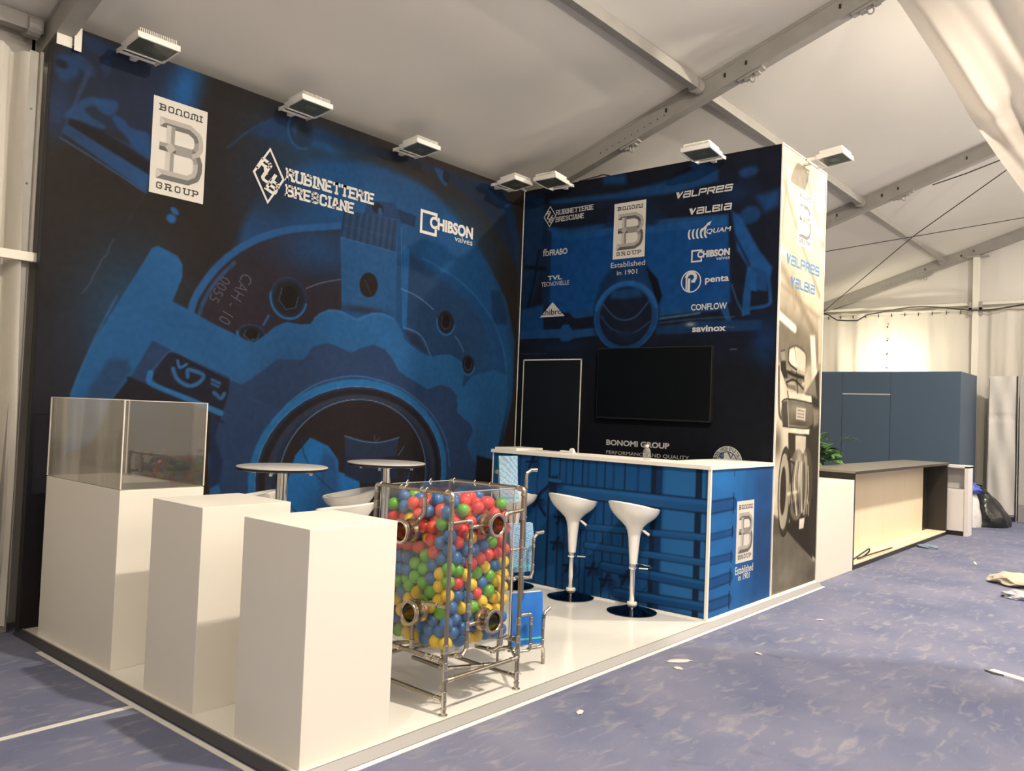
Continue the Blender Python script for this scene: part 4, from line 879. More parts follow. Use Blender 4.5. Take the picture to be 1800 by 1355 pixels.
ps.append([(cc[0] - .035, cc[1] - r_ * .86), (cc[0] - .008, cc[1] - r_ * .93), (cc[0] - .008, cc[1] + .03), (cc[0] - .035, cc[1] + .03)]); ps += ring_polys((cc[0] + .0, cc[1] + .04), .062, .055, .03, -60, 185)
ps.append([(cc[0] + .005, cc[1] - .012), (cc[0] + .045, cc[1] - .012), (cc[0] + .045, cc[1] + .012), (cc[0] + .005, cc[1] + .012)]); ps.append([(cc[0] - .055, cc[1] - r_ * .7), (cc[0] - .04, cc[1] - r_ * .82), (cc[0] - .04, cc[1] + .05), (cc[0] - .055, cc[1] + .04)])
flat('logo_circle', 'K', ps, M_letgrey, wb)
words('penta', 'K', q4([-0.744,2.860,-0.741,2.788,-0.505,2.860,-0.503,2.789]), M_letgrey, wb, .02)
words('CONFLOW', 'K', q4([-0.883,2.613,-0.875,2.552,-0.513,2.609,-0.518,2.549]), M_letgrey, wb, .02)
words('savinox', 'K', q4([-0.861,2.410,-0.859,2.347,-0.518,2.402,-0.519,2.344]), M_letgrey, wb, .03)
words('FRABO', 'K', q4([-2.599,3.307,-2.595,3.239,-2.361,3.293,-2.358,3.228]), M_letgrey, wb, .03)
words('fb', 'K', q4([-2.691,3.316,-2.688,3.238,-2.607,3.314,-2.604,3.233]), M_letgrey, wb, .0)
words('TVL', 'K', q4([-2.613,3.018,-2.610,2.968,-2.422,3.011,-2.420,2.965]), M_letgrey, wb, .03)
words('TECNOVIELLE', 'K', q4([-2.698,2.956,-2.695,2.907,-2.323,2.944,-2.321,2.898]), M_letgrey, wb, .0)
c = [-2.532,2.726,-2.697,2.568,-2.365,2.565]
flat('logo_triangle', 'K', [[(c[0], c[1]), (c[2], c[3]), (c[4], c[3])]], M_letgrey, wb)
words('chibro', 'K', q4([-2.674,2.654,-2.670,2.591,-2.403,2.649,-2.401,2.585]), M_black, wb, .01, .004)
words('BONOMI GROUP', 'K', q4([-1.781,1.291,-1.779,1.232,-1.061,1.285,-1.062,1.230]), M_letgrey, wb, .035)
words('PERFORMANCE AND QUALITY', 'K', q4([-1.777,1.186,-1.775,1.145,-0.852,1.168,-0.851,1.128]), M_letgrey, wb, -.005)
# round seal
c = [-0.465,1.150,-0.321,1.160,-0.470,1.294]; r_ = c[5] - c[1]; cc = (c[0], c[1] )
M_seal = mat('silver_seal', (.42, .43, .42), .5); M_green = mat('green_vinyl', (.02, .22, .04), .5); M_navyink = mat('navy_ink', (.02, .05, .12), .5)
flat('seal', 'K', [[(cc[0] + r_ * math.cos(a), cc[1] + r_ * math.sin(a)) for a in np.linspace(0, 2 * PI, 40, False)]], M_seal, wb, .0022)
flat('seal_ring', 'K', ring_polys(cc, r_ * .67, r_ * .67, .008), M_inkblack, wb, .003)
flat('seal_flag', 'K', [[(cc[0] - r_ * .97, cc[1] - .01), (cc[0] - r_ * .68, cc[1] - .01), (cc[0] - r_ * .68, cc[1] + .035), (cc[0] - r_ * .97, cc[1] + .035)]], M_green, wb, .0032)
msg = '100% MADE IN ITALY'
for i, ch in enumerate(msg):
    if ch == ' ': continue
    a = math.radians(163 - i * (146 / (len(msg) - 1))); o = words(ch, 'K', (0, 0, .022 if ch not in '1I' else .008, .032), M_inkblack, wb)
    for v in o.data.vertices:
        d_ = v.co - PLANES['K'][0]; x = d_.dot(PLANES['K'][1]) - .010; y = d_.z - .016; an = a - PI / 2; R_ = r_ * .835
        v.co = on_plane('K', cc[0] + R_ * math.cos(a) + x * math.cos(an) - y * math.sin(an), cc[1] + R_ * math.sin(a) + x * math.sin(an) + y * math.cos(an), .0035)
flat('seal_emblem', 'K', ring_polys((cc[0] - .055, cc[1] + .055), .026, .03, .02, 30, 330, 10) + ring_polys((cc[0] - .045, cc[1] + .05), .012, .02, .01), M_navyink, wb, .0034)
flat('seal_emblem', 'K', [[(cc[0], cc[1] + .085), (cc[0] + .016, cc[1] + .085), (cc[0] + .034, cc[1] + .045), (cc[0] + .03, cc[1] + .03)], [(cc[0] + .03, cc[1] + .03), (cc[0] + .05, cc[1] + .08), (cc[0] + .062, cc[1] + .08), (cc[0] + .038, cc[1] + .03)]], M_navyink, wb, .0034)
words('C', 'K', (cc[0] + .05, cc[1] + .01, cc[0] + .075, cc[1] + .04), M_inkblack, wb, .0, .0035)
# column logos
c = [5.283,3.688,5.284,3.172,5.654,3.700,5.625,3.175]; group_card('C', q4(c), wr)
strokes('valpres', 'C', q4([5.043,3.039,5.049,2.951,5.873,3.061,5.868,2.960]), M_blue, wr, .18, 1.5)
strokes('valbia', 'C', q4([5.149,2.845,5.170,2.758,5.762,2.867,5.754,2.772]), M_blue, wr, .18, 1.5)

# ---------------------------------------------------------------- door, screen
dr = empty('door_1', (W1, 2.5, 0), 'black door with a pale frame line at the left of the back wall', 'door', kind='structure')
def rel(e, bm):
    for v in bm.verts: v.co -= e.location
    return bm
bm = B(); box(bm, W1 - .006, 2.128, .01, W1 + .002, 2.892, 2.098); obj('door_leaf', rel(dr, bm), mat('black_door', (.006, .007, .008), .4), dr)
bm = B(); box(bm, W1 - .009, 2.118, 0, W1 + .001, 2.128, 2.108); box(bm, W1 - .009, 2.892, 0, W1 + .001, 2.902, 2.108); box(bm, W1 - .009, 2.118, 2.098, W1 + .001, 2.902, 2.11); obj('door_frame', rel(dr, bm), M_seam, dr)
bm = B(); box(bm, W1 - .05, 2.17, 1.03, W1 - .006, 2.19, 1.05); box(bm, W1 - .05, 2.17, 1.03, W1 - .04, 2.28, 1.05, .003); obj('door_handle', rel(dr, bm), M_blackplastic, dr)
tv = empty('wall_screen', (W1, 1.25, 1.5), 'large black switched-off television on the back wall right of the door', 'television')
bm = B(); box(bm, W1 - .055, .62, 1.50, W1 - .003, 1.885, 2.21, .004); obj('screen_housing', rel(tv, bm), M_blackplastic, tv)
bm = B(); box(bm, W1 - .0575, .63, 1.515, W1 - .054, 1.875, 2.20); obj('screen_panel', rel(tv, bm), M_tv, tv)

# ---------------------------------------------------------------- bar counter
ct = empty('bar_counter', (4.3, .035, 0), 'white topped bar counter printed with blue container artwork', 'counter')
FX, SY, CH, YL = 3.69, .035, 1.155, 2.235
bm = B(); box(bm, FX + .002, SY + .002, 0, FX + .04, YL, CH - .01); obj('front_panel', rel(ct, bm), M_black, ct)
bm = B(); box(bm, FX + .04, SY + .002, 0, W1 - .004, SY + .04, CH - .01); obj('side_panel', rel(ct, bm), M_black, ct)
FB, FM, FD, FK = (38, 92, 146), (30, 74, 122), (26, 54, 92), (20, 30, 48)
A = Art(-YL, .006, -SY - .002, CH - .012, .005, FM)
A.grain(.08, .08, 9)
A.poly([-0.446,1.149,-0.076,1.141,-0.047,0.023,-0.430,0.048], FB, .01); A.poly([-1.814,1.164,-0.430,1.141,-0.440,0.055,-1.760,0.080], (26, 72, 122), .02)
vx = [-0.126,1.076,-0.123,0.034,-0.470,1.093,-0.481,0.057,-0.521,1.089,-0.533,0.047,-0.669,1.087,-0.666,0.069,-0.793,1.087,-0.790,0.070,-0.904,1.088,-0.895,0.076,-0.989,1.091,-0.980,0.080,-1.075,1.094,-1.060,0.081,-1.157,1.098,-1.141,0.081,-1.216,1.099,-1.200,0.081,-1.318,1.101,-1.296,0.085,-1.391,1.101,-1.368,0.083,-1.459,1.106,-1.429,0.082,-1.572,1.108,-1.542,0.084,-1.706,1.109,-1.675,0.083,-1.811,1.112,-1.773,0.077,-1.911,1.111,-1.879,0.081,-2.026,1.114,-1.986,0.075]
st = ((.055, FK), (.05, (20, 44, 80)), (.05, FK), (.02, FD), (.012, FK), (.022, FD), (.012, FK), (.02, FD), (.02, FD), (.012, FK), (.012, FK), (.02, FD), (.012, FK), (.022, FK), (.016, FD), (.03, (30, 84, 140)), (.02, FD), (.012, FK))
for k, (w_, c_) in enumerate(st):
    q = vx[4 * k:4 * k + 4]; A.line([q[0], 1.15, q[0], .01], w_, c_, .006, .9)
def hbar(y0, y1, thick, xs=-2.2, xe=-.03, c_=FM):
    """horizontal locking bar: light core with dark edges"""
    A.line([xs, y0, xe, y1], thick * 1.25, FK, .008, .85, False); A.line([xs, y0, xe, y1], thick, c_, .006, 1, False); A.line([xs, y0 + thick * .28, xe, y1 + thick * .28], thick * .3, (34, 92, 148), .012, .7, False)
hb = [-1.295,0.873,-0.066,0.864,-1.222,0.575,-0.058,0.628,-1.156,0.424,-0.051,0.435,-0.977,0.274,-0.046,0.264,-0.747,0.078,-0.040,0.102]
hbar(hb[1] - .01, hb[3], .095, hb[0] - .25); hbar(hb[5], hb[7], .05, hb[4]); hbar(hb[9], hb[11], .05, hb[8]); hbar(hb[13], hb[15], .07, hb[12], c_=(24, 66, 114)); hbar(hb[17], hb[19], .07, hb[16] - .1, c_=(24, 62, 108))
for p in ([-1.777,1.084], [-1.701,0.745], [-1.512,0.923], [-1.436,0.623], [-1.469,0.397], [-1.326,0.221], [-1.090,0.233], [-0.944,0.161], [-0.752,0.215], [-1.937,0.309]):
    A.line([p[0] - .03, p[1] - .05, p[0] + .02, p[1] + .05], .03, FK, .01, .85); A.line([p[0] - .06, p[1], p[0] + .06, p[1] + .01], .02, (16, 26, 46), .008, .85); A.glow([p[0] + .05, p[1] - .02], .05, .04, (16, 34, 62), .7)
A.line([-1.606,0.629,-1.696,0.770,-1.543,0.910], .03, (18, 30, 54), .008); A.line([-1.532,0.936,-1.528,0.852], .09, (18, 32, 58), .01, .9); A.line([-1.570,0.943,-1.451,0.938], .03, (34, 84, 130), .006)
me = A.mesh('printed_front', 'F', .95, .0012); o = obj('printed_front', me, M_ink, ct); o.matrix_parent_inverse = Matrix.Translation(-ct.location)
A = Art(FX, .006, W1 - .006, CH - .012, .005, (38, 98, 160))
A.poly([4.314,1.154,4.861,1.155,4.906,0.026,4.285,0.028], (34, 84, 142), .05, .8); A.poly([4.539,1.149,4.861,1.155,4.906,0.026,4.506,0.013], (32, 72, 124), .06, .9); A.poly([4.568,0.741,4.879,0.744,4.890,0.249,4.581,0.239], (36, 64, 108), .05, .7)
A.glow([3.922,1.075], .3, .12, (44, 116, 186), .7); A.line([4.113,1.123,4.115,1.087], .012, (24, 50, 90), .006)
for q, tk in (([3.685,0.851,4.110,0.864], .085), ([3.701,0.625,4.105,0.638], .045), ([3.694,0.445,4.098,0.444], .05), ([3.706,0.267,4.088,0.283], .07), ([3.699,0.105,4.080,0.104], .07)):
    A.line([q[0] - .1, q[1], q[2], q[3]], tk * 1.25, (20, 44, 82), .008, .9, False); A.line([q[0] - .1, q[1], q[2], q[3]], tk * .9, (28, 76, 132), .006, 1, False)
    A.line([q[2], q[3] - tk * .9, q[2], q[3] + tk * .95], .016, (16, 30, 56), .004, .95, False)
A.grain(.05, .08, 3)
me = A.mesh('printed_side', 'S', .85, .0012); o = obj('printed_side', me, M_ink, ct); o.matrix_parent_inverse = Matrix.Translation(-ct.location)
def attach(before):
    for o in list(C.objects):
        if o not in before and o.parent is ct: o.matrix_parent_inverse = Matrix.Translation(-ct.location)
before = set(C.objects)
c = [4.175,0.875,4.184,0.378,4.501,0.876,4.513,0.372]; group_card('S', q4(c), ct)
words('Established', 'S', q4([4.174,0.356,4.178,0.294,4.516,0.339,4.520,0.275]), M_let, ct, .01)
words('in 1901', 'S', q4([4.235,0.280,4.238,0.232,4.452,0.283,4.456,0.231]), M_let, ct, .01)
attach(before)
bm = B(); box(bm, FX - .012, SY - .012, 0, FX + .010, SY + .010, CH - .01); obj('corner_strip', rel(ct, bm), M_seam, ct)
bm = B(); box(bm, FX - .002, YL - .002, 0, FX + .03, YL + .012, CH - .01); obj('end_strip', rel(ct, bm), M_seam, ct)
bm = B(); box(bm, FX - .006, SY, 0, FX - .001, YL, .012); box(bm, FX, SY - .007, 0, W1, SY - .001, .012); obj('base_strip', rel(ct, bm), M_seam, ct)
bm = B()
prism(bm, [(FX - .02, SY - .015), (W1 - .002, SY - .015), (W1 - .002, .55), (FX + .42, .55), (FX + .42, YL + .02), (FX - .02, YL + .02)], CH - .01, CH + .02)
obj('counter_top', rel(ct, bm), M_white, ct)
bm = B(); box(bm, FX + .01, 1.97, CH + .021, FX + .40, YL + .0, CH + .04, .002); setp(obj('white_board', bm, M_white), 'thin white board lying on the far left end of the counter top', 'board')
e = empty('tape_dispenser', (3.95, 1.60, CH + .021), 'small pale item lying on the counter top left of the bottle', 'tool')
bm = B(); box(bm, -.02, -.10, 0, .02, .05, .018, .004); obj('body', bm, M_white, e)
bm = B(); lathe(bm, [(.012, -.012), (.022, -.012), (.022, .012), (.012, .012)], 14, Matrix.Translation((0, -.075, .022)) @ Matrix.Rotation(PI / 2, 4, 'Y')); obj('roller', bm, M_white, e)
# bottle
e = empty('water_bottle', (3.80, .66, CH + .021), 'small clear plastic water bottle standing on the counter', 'bottle')
bm = lathe(B(), [(.02, 0), (.032, .003), (.033, .03), (.030, .045), (.033, .06), (.031, .075), (.020, .095), (.0125, .105), (.0125, .112)], 18, None, False); obj('bottle_body', bm, clear_mat('clear_plastic', (.88, .9, .88), .12, 1.5, .08), e, True)
bm = lathe(B(), [(.014, .108), (.0145, .110), (.0145, .123), (.013, .125)], 16); obj('bottle_cap', bm, M_white, e)

# ---------------------------------------------------------------- plinths and clear case
def plinth(x, y, wx, wy, h, label):
    e = empty('display_plinth', (x, y, 0), label, 'plinth', 'white plinths along the left side of the stand')
    bm = B(); box(bm, 0, 0, 0, wx, wy, h, .003); obj('plinth_body', bm, M_white, e)
    return e
plinth(.03, .03, .489, .50, 1.0, 'nearest white plinth at the front corner of the stand')
plinth(.03, .897, .506, .504, 1.0, 'middle white plinth between the nearest one and the one with the clear case')
plinth(.036, 1.80, .504, 1.033, 1.0, 'long white plinth carrying the clear acrylic case by the mural')
M_acr = clear_mat('clear_acrylic', (.93, .92, .90), .018, 1.75); M_acre = mat('acrylic_edge', (.72, .66, .58), .3)
e = empty('acrylic_case', (.036, 1.80, 1.0), 'empty clear acrylic case standing on the long white plinth', 'display case')
W_, L_, HH = .504, 1.033, .507
for nm, bx in (('side_panel', (0, 0, .006, .005, L_, HH)), ('side_panel', (W_ - .005, 0, .006, W_, L_, HH)), ('front_panel', (.005, 0, .006, W_ - .005, .005, HH)), ('back_panel', (.005, L_ - .005, .006, W_ - .005, L_, HH))):
    obj(nm, box(B(), *bx), M_acr, e)
bm = B()
for a in (0, W_ - .005):
    for b_ in (0, L_ - .005): box(bm, a - .0008, b_ - .0008, .006, a + .0058, b_ + .0058, HH)
for a in ((-.0005, -.0005, W_ + .0005, .0055), (-.0005, L_ - .0055, W_ + .0005, L_ + .0005), (-.0005, 0, .0055, L_), (W_ - .0055, 0, W_ + .0005, L_)): box(bm, a[0], a[1], HH - .002, a[2], a[3], HH + .0008)
obj('glued_edge', bm, M_acre, e)
obj('base_board', box(B(), .004, .004, .0, W_ - .004, L_ - .004, .006), mat('grey_base_board', (.30, .28, .25), .25), e)

# ---------------------------------------------------------------- bar tables and stools
def bar_table(x, y, label):
    e = empty('bar_table', (x, y, 0), label, 'table', 'round bar tables in front of the mural')
    obj('tabletop', lathe(B(), [(.0, 1.100), (.296, 1.100), (.300, 1.098), (.300, 1.092)], 48, None, False), mat('table_top_grey', (.62, .60, .56), .3), e, True)
    obj('tabletop_edge', lathe(B(), [(.300, 1.092), (.298, 1.078), (.27, 1.072), (.0, 1.072)], 48, None, False), M_blackplastic, e, True)
    obj('pole', lathe(B(), [(.038, .02), (.038, 1.05), (.07, 1.055), (.07, 1.072)], 28), M_chrome, e, True)
    bm = B()
    for k in range(4): tube(bm, [(.055 * math.cos(k * PI / 2 + .6), .055 * math.sin(k * PI / 2 + .6), 1.066), (.2 * math.cos(k * PI / 2 + .6), .2 * math.sin(k * PI / 2 + .6), 1.068)], .010, 8); lathe(bm, [(.012, 1.045), (.014, 1.06)], 10, Matrix.Translation((.2 * math.cos(k * PI / 2 + .6), .2 * math.sin(k * PI / 2 + .6), 0)))
    obj('top_bracket', bm, M_chrome, e)
    obj('base_plate', lathe(B(), [(.22, 0), (.22, .008), (.12, .016), (.05, .03), (.038, .05)], 40), M_chrome, e, True)
bar_table(1.18, 1.93, 'round bar table standing left, behind the middle plinth'); bar_table(2.175, 2.01, 'round bar table standing right, behind the ball display')

def make_stool():
    e = empty('bar_stool', (0, 0, 0), 'x', 'stool')
    prof = [(.031, .375), (.036, .44), (.042, .52), (.047, .58), (.056, .63), (.073, .665), (.102, .695), (.138, .725), (.168, .755), (.189, .79), (.199, .828)]
    inner = [(.192, .836), (.176, .80), (.15, .770), (.11, .745), (.05, .733), (.001, .731)]
    bm = B(); n = 40; rings = []
    for i, (r, z) in enumerate(prof + inner):
        ring = []
        for k in range(n):
            a = 2 * PI * k / n; f = max(0, (z - .69) / .14)
            ca, sa = math.cos(a), math.sin(a)
            lift = f * (.036 * -ca - .002 + .004 * math.cos(2 * a))       # high at the back (-x), dipped at the sides
            rr = r * (1 + f * .10 * (ca * ca) - .04 * f * sa * sa)
            ring.append(bm.verts.new((rr * ca - .012 * f, rr * sa, z + lift)))
        rings.append(ring)
    for a, b_ in zip(rings, rings[1:]):
        for k in range(n): bm.faces.new((a[k], a[(k + 1) % n], b_[(k + 1) % n], b_[k]))
    bm.faces.new(rings[-1]); bm.faces.new(rings[0])
    obj('seat_shell', bm, M_whitegloss, e, True)
    bm = B(); lathe(bm, [(.036, .335), (.037, .34), (.037, .352), (.033, .355), (.033, .375)], 24); obj('collar_ring', bm, M_chrome, e, True)
    obj('pole', lathe(B(), [(.024, .05), (.024, .34)], 24), M_chrome, e, True)
    obj('base_ring', lathe(B(), [(.036, .052), (.040, .056), (.040, .072), (.034, .078), (.026, .080)], 24), M_white, e, True)
    bs = obj('base_dish', lathe(B(), [(.196, 0), (.196, .006), (.185, .010), (.14, .020), (.10, .030), (.06, .044), (.036, .056)], 48), mat('dark_chrome', (.10, .12, .15), .06, 1), e, True)
    bm = B(); tube(bm, [(.01, -.03, .655), (.02, -.075, .640)], .004, 8, True); tube(bm, [(.02, -.072, .641), (.028, -.125, .612)], [.009, .011], 10); obj('height_lever', bm, M_white, e, True)
    bm = B(); pts = [(.015, .045, .345), (.06, .095, .345)] + [(.10 + .07 * math.cos(a), .10 * math.sin(a), .345) for a in np.linspace(1.2, -1.2, 9)] + [(.06, -.095, .345), (.015, -.045, .345)]
    tube(bm, pts, .007, 8); obj('footrest', bm, M_chrome, e, True)
    return e
def copy_tree(o, parent=None):
    c_ = o.copy(); C.objects.link(c_); c_.parent = parent
    for ch in list(o.children): copy_tree(ch, c_)
    return c_
proto = make_stool()
stools = [(3.553, 1.20, -.15, 'white bar stool at the counter, middle of the three beside it'), (3.512, .578, -.15, 'nearest white bar stool in front of the counter corner'), (3.50, 1.80, -.15, 'white bar stool at the counter partly hidden by the pipe rack'),
          (2.13, 2.40, 2.6, 'white bar stool between the two round tables, tilted bowl seen from above'), (1.36, 2.62, 2.4, 'white bar stool behind the middle plinth, only its rim showing'), (1.66, 1.86, 1.9, 'low white bar stool just behind the nearest plinth')]
for i, (x, y, rz, lab) in enumerate(stools):
    o = proto if i == 0 else copy_tree(proto)
    o.location = (x, y, 0); o.rotation_euler = (0, 0, rz); o['label'] = lab; o['group'] = 'white bar stools'
    if i == 5: o.scale = (1, 1, .97)

# ---------------------------------------------------------------- ball display of pipes and acrylic
PX, PY, PX1, PY1 = .898, .052, 1.466, .628
bd = empty('ball_display_stand', (PX, PY, 0), 'frame of nickel pipes holding a clear box full of coloured balls', 'display stand')
OFF = Vector((PX, PY, 0))
def round_path(pts, r=.03, n=4):
    pts = [Vector(p) for p in pts]; out = [pts[0]]
    for a, b_, c_ in zip(pts[:-2], pts[1:-1], pts[2:]):
        d1, d2 = (a - b_).normalized(), (c_ - b_).normalized(); rr = min(r, (a - b_).length * .45, (c_ - b_).length * .45)
        for k in range(n + 1):
            t = k / n; p0, p1 = b_ + d1 * rr, b_ + d2 * rr; out.append((1 - t) ** 2 * p0 + 2 * t * (1 - t) * b_ + t * t * p1)
    out.append(pts[-1]); return out
def pipe(pts, r=.0095, fit=(), elbow=True, parent=bd, name='pipe', off=OFF, m=None):
    """pipe run with press-fit collars: fatter elbows, and collars at the listed fractions"""
    bm = B(); P = [Vector(p) - off for p in pts]; tube(bm, round_path(P, .026), r, 10)
    o = obj(name, bm, m or M_nickel, parent, True)
    def col(bm, p, d, w_=.006, k=1.32):
        lathe(bm, [(r * 1.02, -w_), (r * k, -w_ * .6), (r * k, w_ * .6), (r * 1.02, w_)], 12, along(p, p + d), False)
    if elbow:
        for a, b_, c_ in zip(P[:-2], P[1:-1], P[2:]):
            bm = B(); d1, d2 = (a - b_).normalized(), (c_ - b_).normalized(); tube(bm, round_path([b_ + d1 * .04, b_, b_ + d2 * .04], .026), r * 1.16, 10); col(bm, b_ + d1 * .038, d1); col(bm, b_ + d2 * .038, d2); obj('elbow', bm, M_collar, o, True)
    for i, f in fit:
        a, b_ = P[i], P[i + 1]; p = a + (b_ - a) * f; d_ = (b_ - a).normalized()
        bm = B(); tube(bm, [p - d_ * .02, p + d_ * .02], r * 1.16, 10); col(bm, p - d_ * .018, d_); col(bm, p + d_ * .018, d_); obj('fitting', bm, M_collar, o, True)
    return o
def foot(x, y, parent=bd):
    bm = lathe(B(), [(.022, 0), (.022, .006), (.014, .010), (.013, .03), (.016, .032), (.016, .038), (.0105, .04)], 16, Matrix.Translation(Vector((x, y, 0)) - OFF)); obj('foot', bm, M_collar, parent, True)
ZT = 1.105
# corner posts with top rails
pipe([(PX, PY, .01), (PX, PY, ZT), (PX, PY1, ZT), (PX, PY1, .01)], .0115, ((0, .04), (0, .08), (0, .17), (0, .21), (0, .29), (0, .85), (1, .35), (1, .62), (2, .1)))
pipe([(PX1, PY, .01), (PX1, PY, ZT), (PX1, PY1, ZT), (PX1, PY1, .01)], .0115, ((0, .06), (0, .17), (0, .24), (0, .33), (0, .62), (0, .72), (0, .86)))
for a in (PX, PX1):
    for b_ in (PY, PY1): foot(a, b_)
# low rails
pipe([(PX, PY, .172), (PX1, PY, .172)], .0105, ((0, .06), (0, .94)))
pipe([(PX, PY, .078), (PX, PY1, .085)], .0105, ((0, .07), (0, .93)))
pipe([(PX1, PY, .07), (PX1, PY1, .075)], .0105, ((0, .07), (0, .93)))
pipe([(PX, PY1, .16), (PX1, PY1, .16)], .0105, ())
for xx in (PX, PX1): pipe([(xx, PY, .268), (xx, PY1, .268)], .0125, ((0, .1), (0, .2), (0, .62)))
pipe([(PX, PY1 - .15, .27), (PX1, PY + .1, .27)], .0115, ((0, .5),)); pipe([(PX, .30, .27), (PX1, .30, .27)], .0115, ((0, .2), (0, .45), (0, .6), (0, .8)))
pipe([(PX + .25, .55, .13), (PX + .26, .30, .12), (PX1, .18, .11)], .0115, ((1, .5), (1, .75)))
# hangers for the couplings, left face (x = PX) and front face (y = PY)
def coupling(c_, d_, r=.057, L_=.085, label=None):
    d_ = Vector(d_).normalized(); M_ = along(Vector(c_) - OFF, Vector(c_) - OFF + d_)
    bm = lathe(B(), [(r * .80, L_), (r * .86, L_ + .004), (r * 1.02, L_ + .004), (r * 1.10, L_ - .006), (r * 1.10, L_ - .016), (r * .98, L_ - .022), (r * .93, L_ - .03), (r * .93, .03), (r * .98, .022), (r * 1.08, .014), (r * 1.08, .0), (r * .82, 0), (r * .80, L_)], 32, M_, False)
    o = obj('pipe_coupling', bm, M_bronze, bd, True)
    bm = lathe(B(), [(r * 1.00, L_ + .002), (r * 1.13, L_), (r * 1.13, L_ - .014), (r * 1.02, L_ - .02)], 32, M_, False); lathe(bm, [(r * .86, L_ + .0045), (r * 1.03, L_ + .0055)], 32, M_, False); obj('coupling_rim', bm, M_collar, o, True)
pipe([(PX, .245, ZT), (PX, .245, .985), (PX - .02, .285, .935)], .010, ((0, .5),))
coupling((PX + .01, .345, .885), (-1, .0, .0))
pipe([(PX, PY, .535), (PX - .02, .16, .54), (PX - .035, .20, .53)], .0085, ((0, .3),)); pipe([(PX, .30, .27), (PX, .30, .45)], .0105, ((0, .2),))
coupling((PX + .01, .255, .485), (-1, .0, 0))
pipe([(PX, PY, .955), (PX + .15, PY, .958), (PX + .15, PY, .30), (PX + .12, PY, .275), (PX + .10, .12, .262)], .0105, ((1, .18), (1, .3), (1, .68), (1, .82)))
pipe([(PX1, PY, .985), (PX + .42, PY, .975), (PX + .42, PY, .265), (PX + .39, PY + .02, .245), (PX + .385, .20, .24)], .0105, ((1, .9),))
for zc in (.93, .43):
    coupling((PX + .285, PY + .02, zc), (0, -1, 0)); pipe([(PX + .15, PY, zc - .005), (PX + .235, PY - .005, zc - .005)], .0085, ((0, .3),)); pipe([(PX + .42, PY, zc + .01), (PX + .33, PY - .01, zc + .01)], .006, ())
# clear box
AX0, AX1, AY0, AY1, AZ0, AZ1 = PX + .03, PX1 - .032, PY + .032, PY1 - .03, .293, 1.10
M_acb = clear_mat('clear_box_acrylic', (.96, .96, .955), .018, 1.5)
for nm, bx in (('box_panel', (AX0, AY0, AZ0, AX0 + .004, AY1, AZ1)), ('box_panel', (AX1 - .004, AY0, AZ0, AX1, AY1, AZ1)), ('box_panel', (AX0, AY0, AZ0, AX1, AY0 + .004, AZ1)), ('box_panel', (AX0, AY1 - .004, AZ0, AX1, AY1, AZ1)), ('box_floor', (AX0, AY0, AZ0 - .006, AX1, AY1, AZ0)), ('box_lid', (AX0 - .01, AY0 - .01, AZ1, AX1 + .01, AY1 + .01, AZ1 + .005))):
    bm = box(B(), *bx)
    for v in bm.verts: v.co -= OFF
    obj(nm, bm, M_acb, bd)
bm = B()
for bx in ((AX0, AY0, AX1, AY0 + .004), (AX0, AY1 - .004, AX1, AY1), (AX0, AY0, AX0 + .004, AY1), (AX1 - .004, AY0, AX1, AY1)):
    for zz in (AZ0 - .006, AZ1 + .0052): box(bm, bx[0] - .0006, bx[1] - .0006, zz, bx[2] + .0006, bx[3] + .0006, zz + .0012)
for a in (AX0, AX1 - .004):
    for b_ in (AY0, AY1 - .004): box(bm, a - .0006, b_ - .0006, AZ0, a + .0046, b_ + .0046, AZ1)
for v in bm.verts: v.co -= OFF
obj('box_edge', bm, mat('box_edge', (.60, .58, .55), .25), bd)
bm = B()
for (x, y) in ((PX + .2, AY1), (PX1, .42), (PX1, .3), (PX + .38, AY1)): tube(bm, [Vector((x - .012, y, AZ1 + .006)) - OFF, Vector((x, y, AZ1 + .02)) - OFF, Vector((x + .012, y, AZ1 + .006)) - OFF], .003, 6)
obj('lid_clip', bm, M_collar, bd)
# brochure rack on the right side
RK = empty('brochure_rack', (PX1, .2, 0), 'pipe brackets beside the ball box holding three brochures', 'rack'); RO = Vector(RK.location)
def rp(pts, r=.0085, fit=()): return pipe(pts, r, fit, True, RK, 'pipe', RO)
rp([(1.655, .27, .12), (1.655, .27, 1.175), (1.58, .285, 1.177), (1.505, .30, 1.178)], .009, ((0, .95), (2, .3), (2, .6)))
rp([(1.668, .20, .30), (1.668, .20, 1.17), (1.70, .19, 1.19), (1.735, .185, 1.19)], .009, ((0, .93), (2, .4)))
rp([(1.47, .20, .12), (1.47, .20, .99)], .007, ())
rp([(1.48, .16, .745), (1.53, .14, .75), (1.60, .13, .75)], .008, ())
rp([(1.60, .20, .575), (1.655, .13, .575), (1.671, .13, .61), (1.671, .13, .80), (1.70, .125, .83), (1.725, .12, .832)], .008, ((2, .85), (4, .3)))
rp([(1.56, .13, .37), (1.60, .13, .372), (1.675, .13, .365), (1.675, .13, .155), (1.62, .17, .15)], .0085, ((2, .2), (0, .5)))
rp([(1.70, .17, .15), (1.79, .13, .155), (1.793, .13, .30), (1.80, .13, .35), (1.84, .12, .375)], .0085, ((2, .4), (3, .5)))
rp([(1.49, .27, .155), (1.62, .24, .16), (1.78, .24, .15), (1.90, .235, .14), (1.94, .235, .08), (1.94, .235, .004)], .011, ((0, .3), (1, .4), (2, .3)))
rp([(1.47, .05, .16), (1.60, .20, .155), (1.80, .40, .15)], .010, ((0, .5), (1, .3), (1, .6)))
rp([(1.62, .24, .16), (1.62, .24, .22)], .010, ())
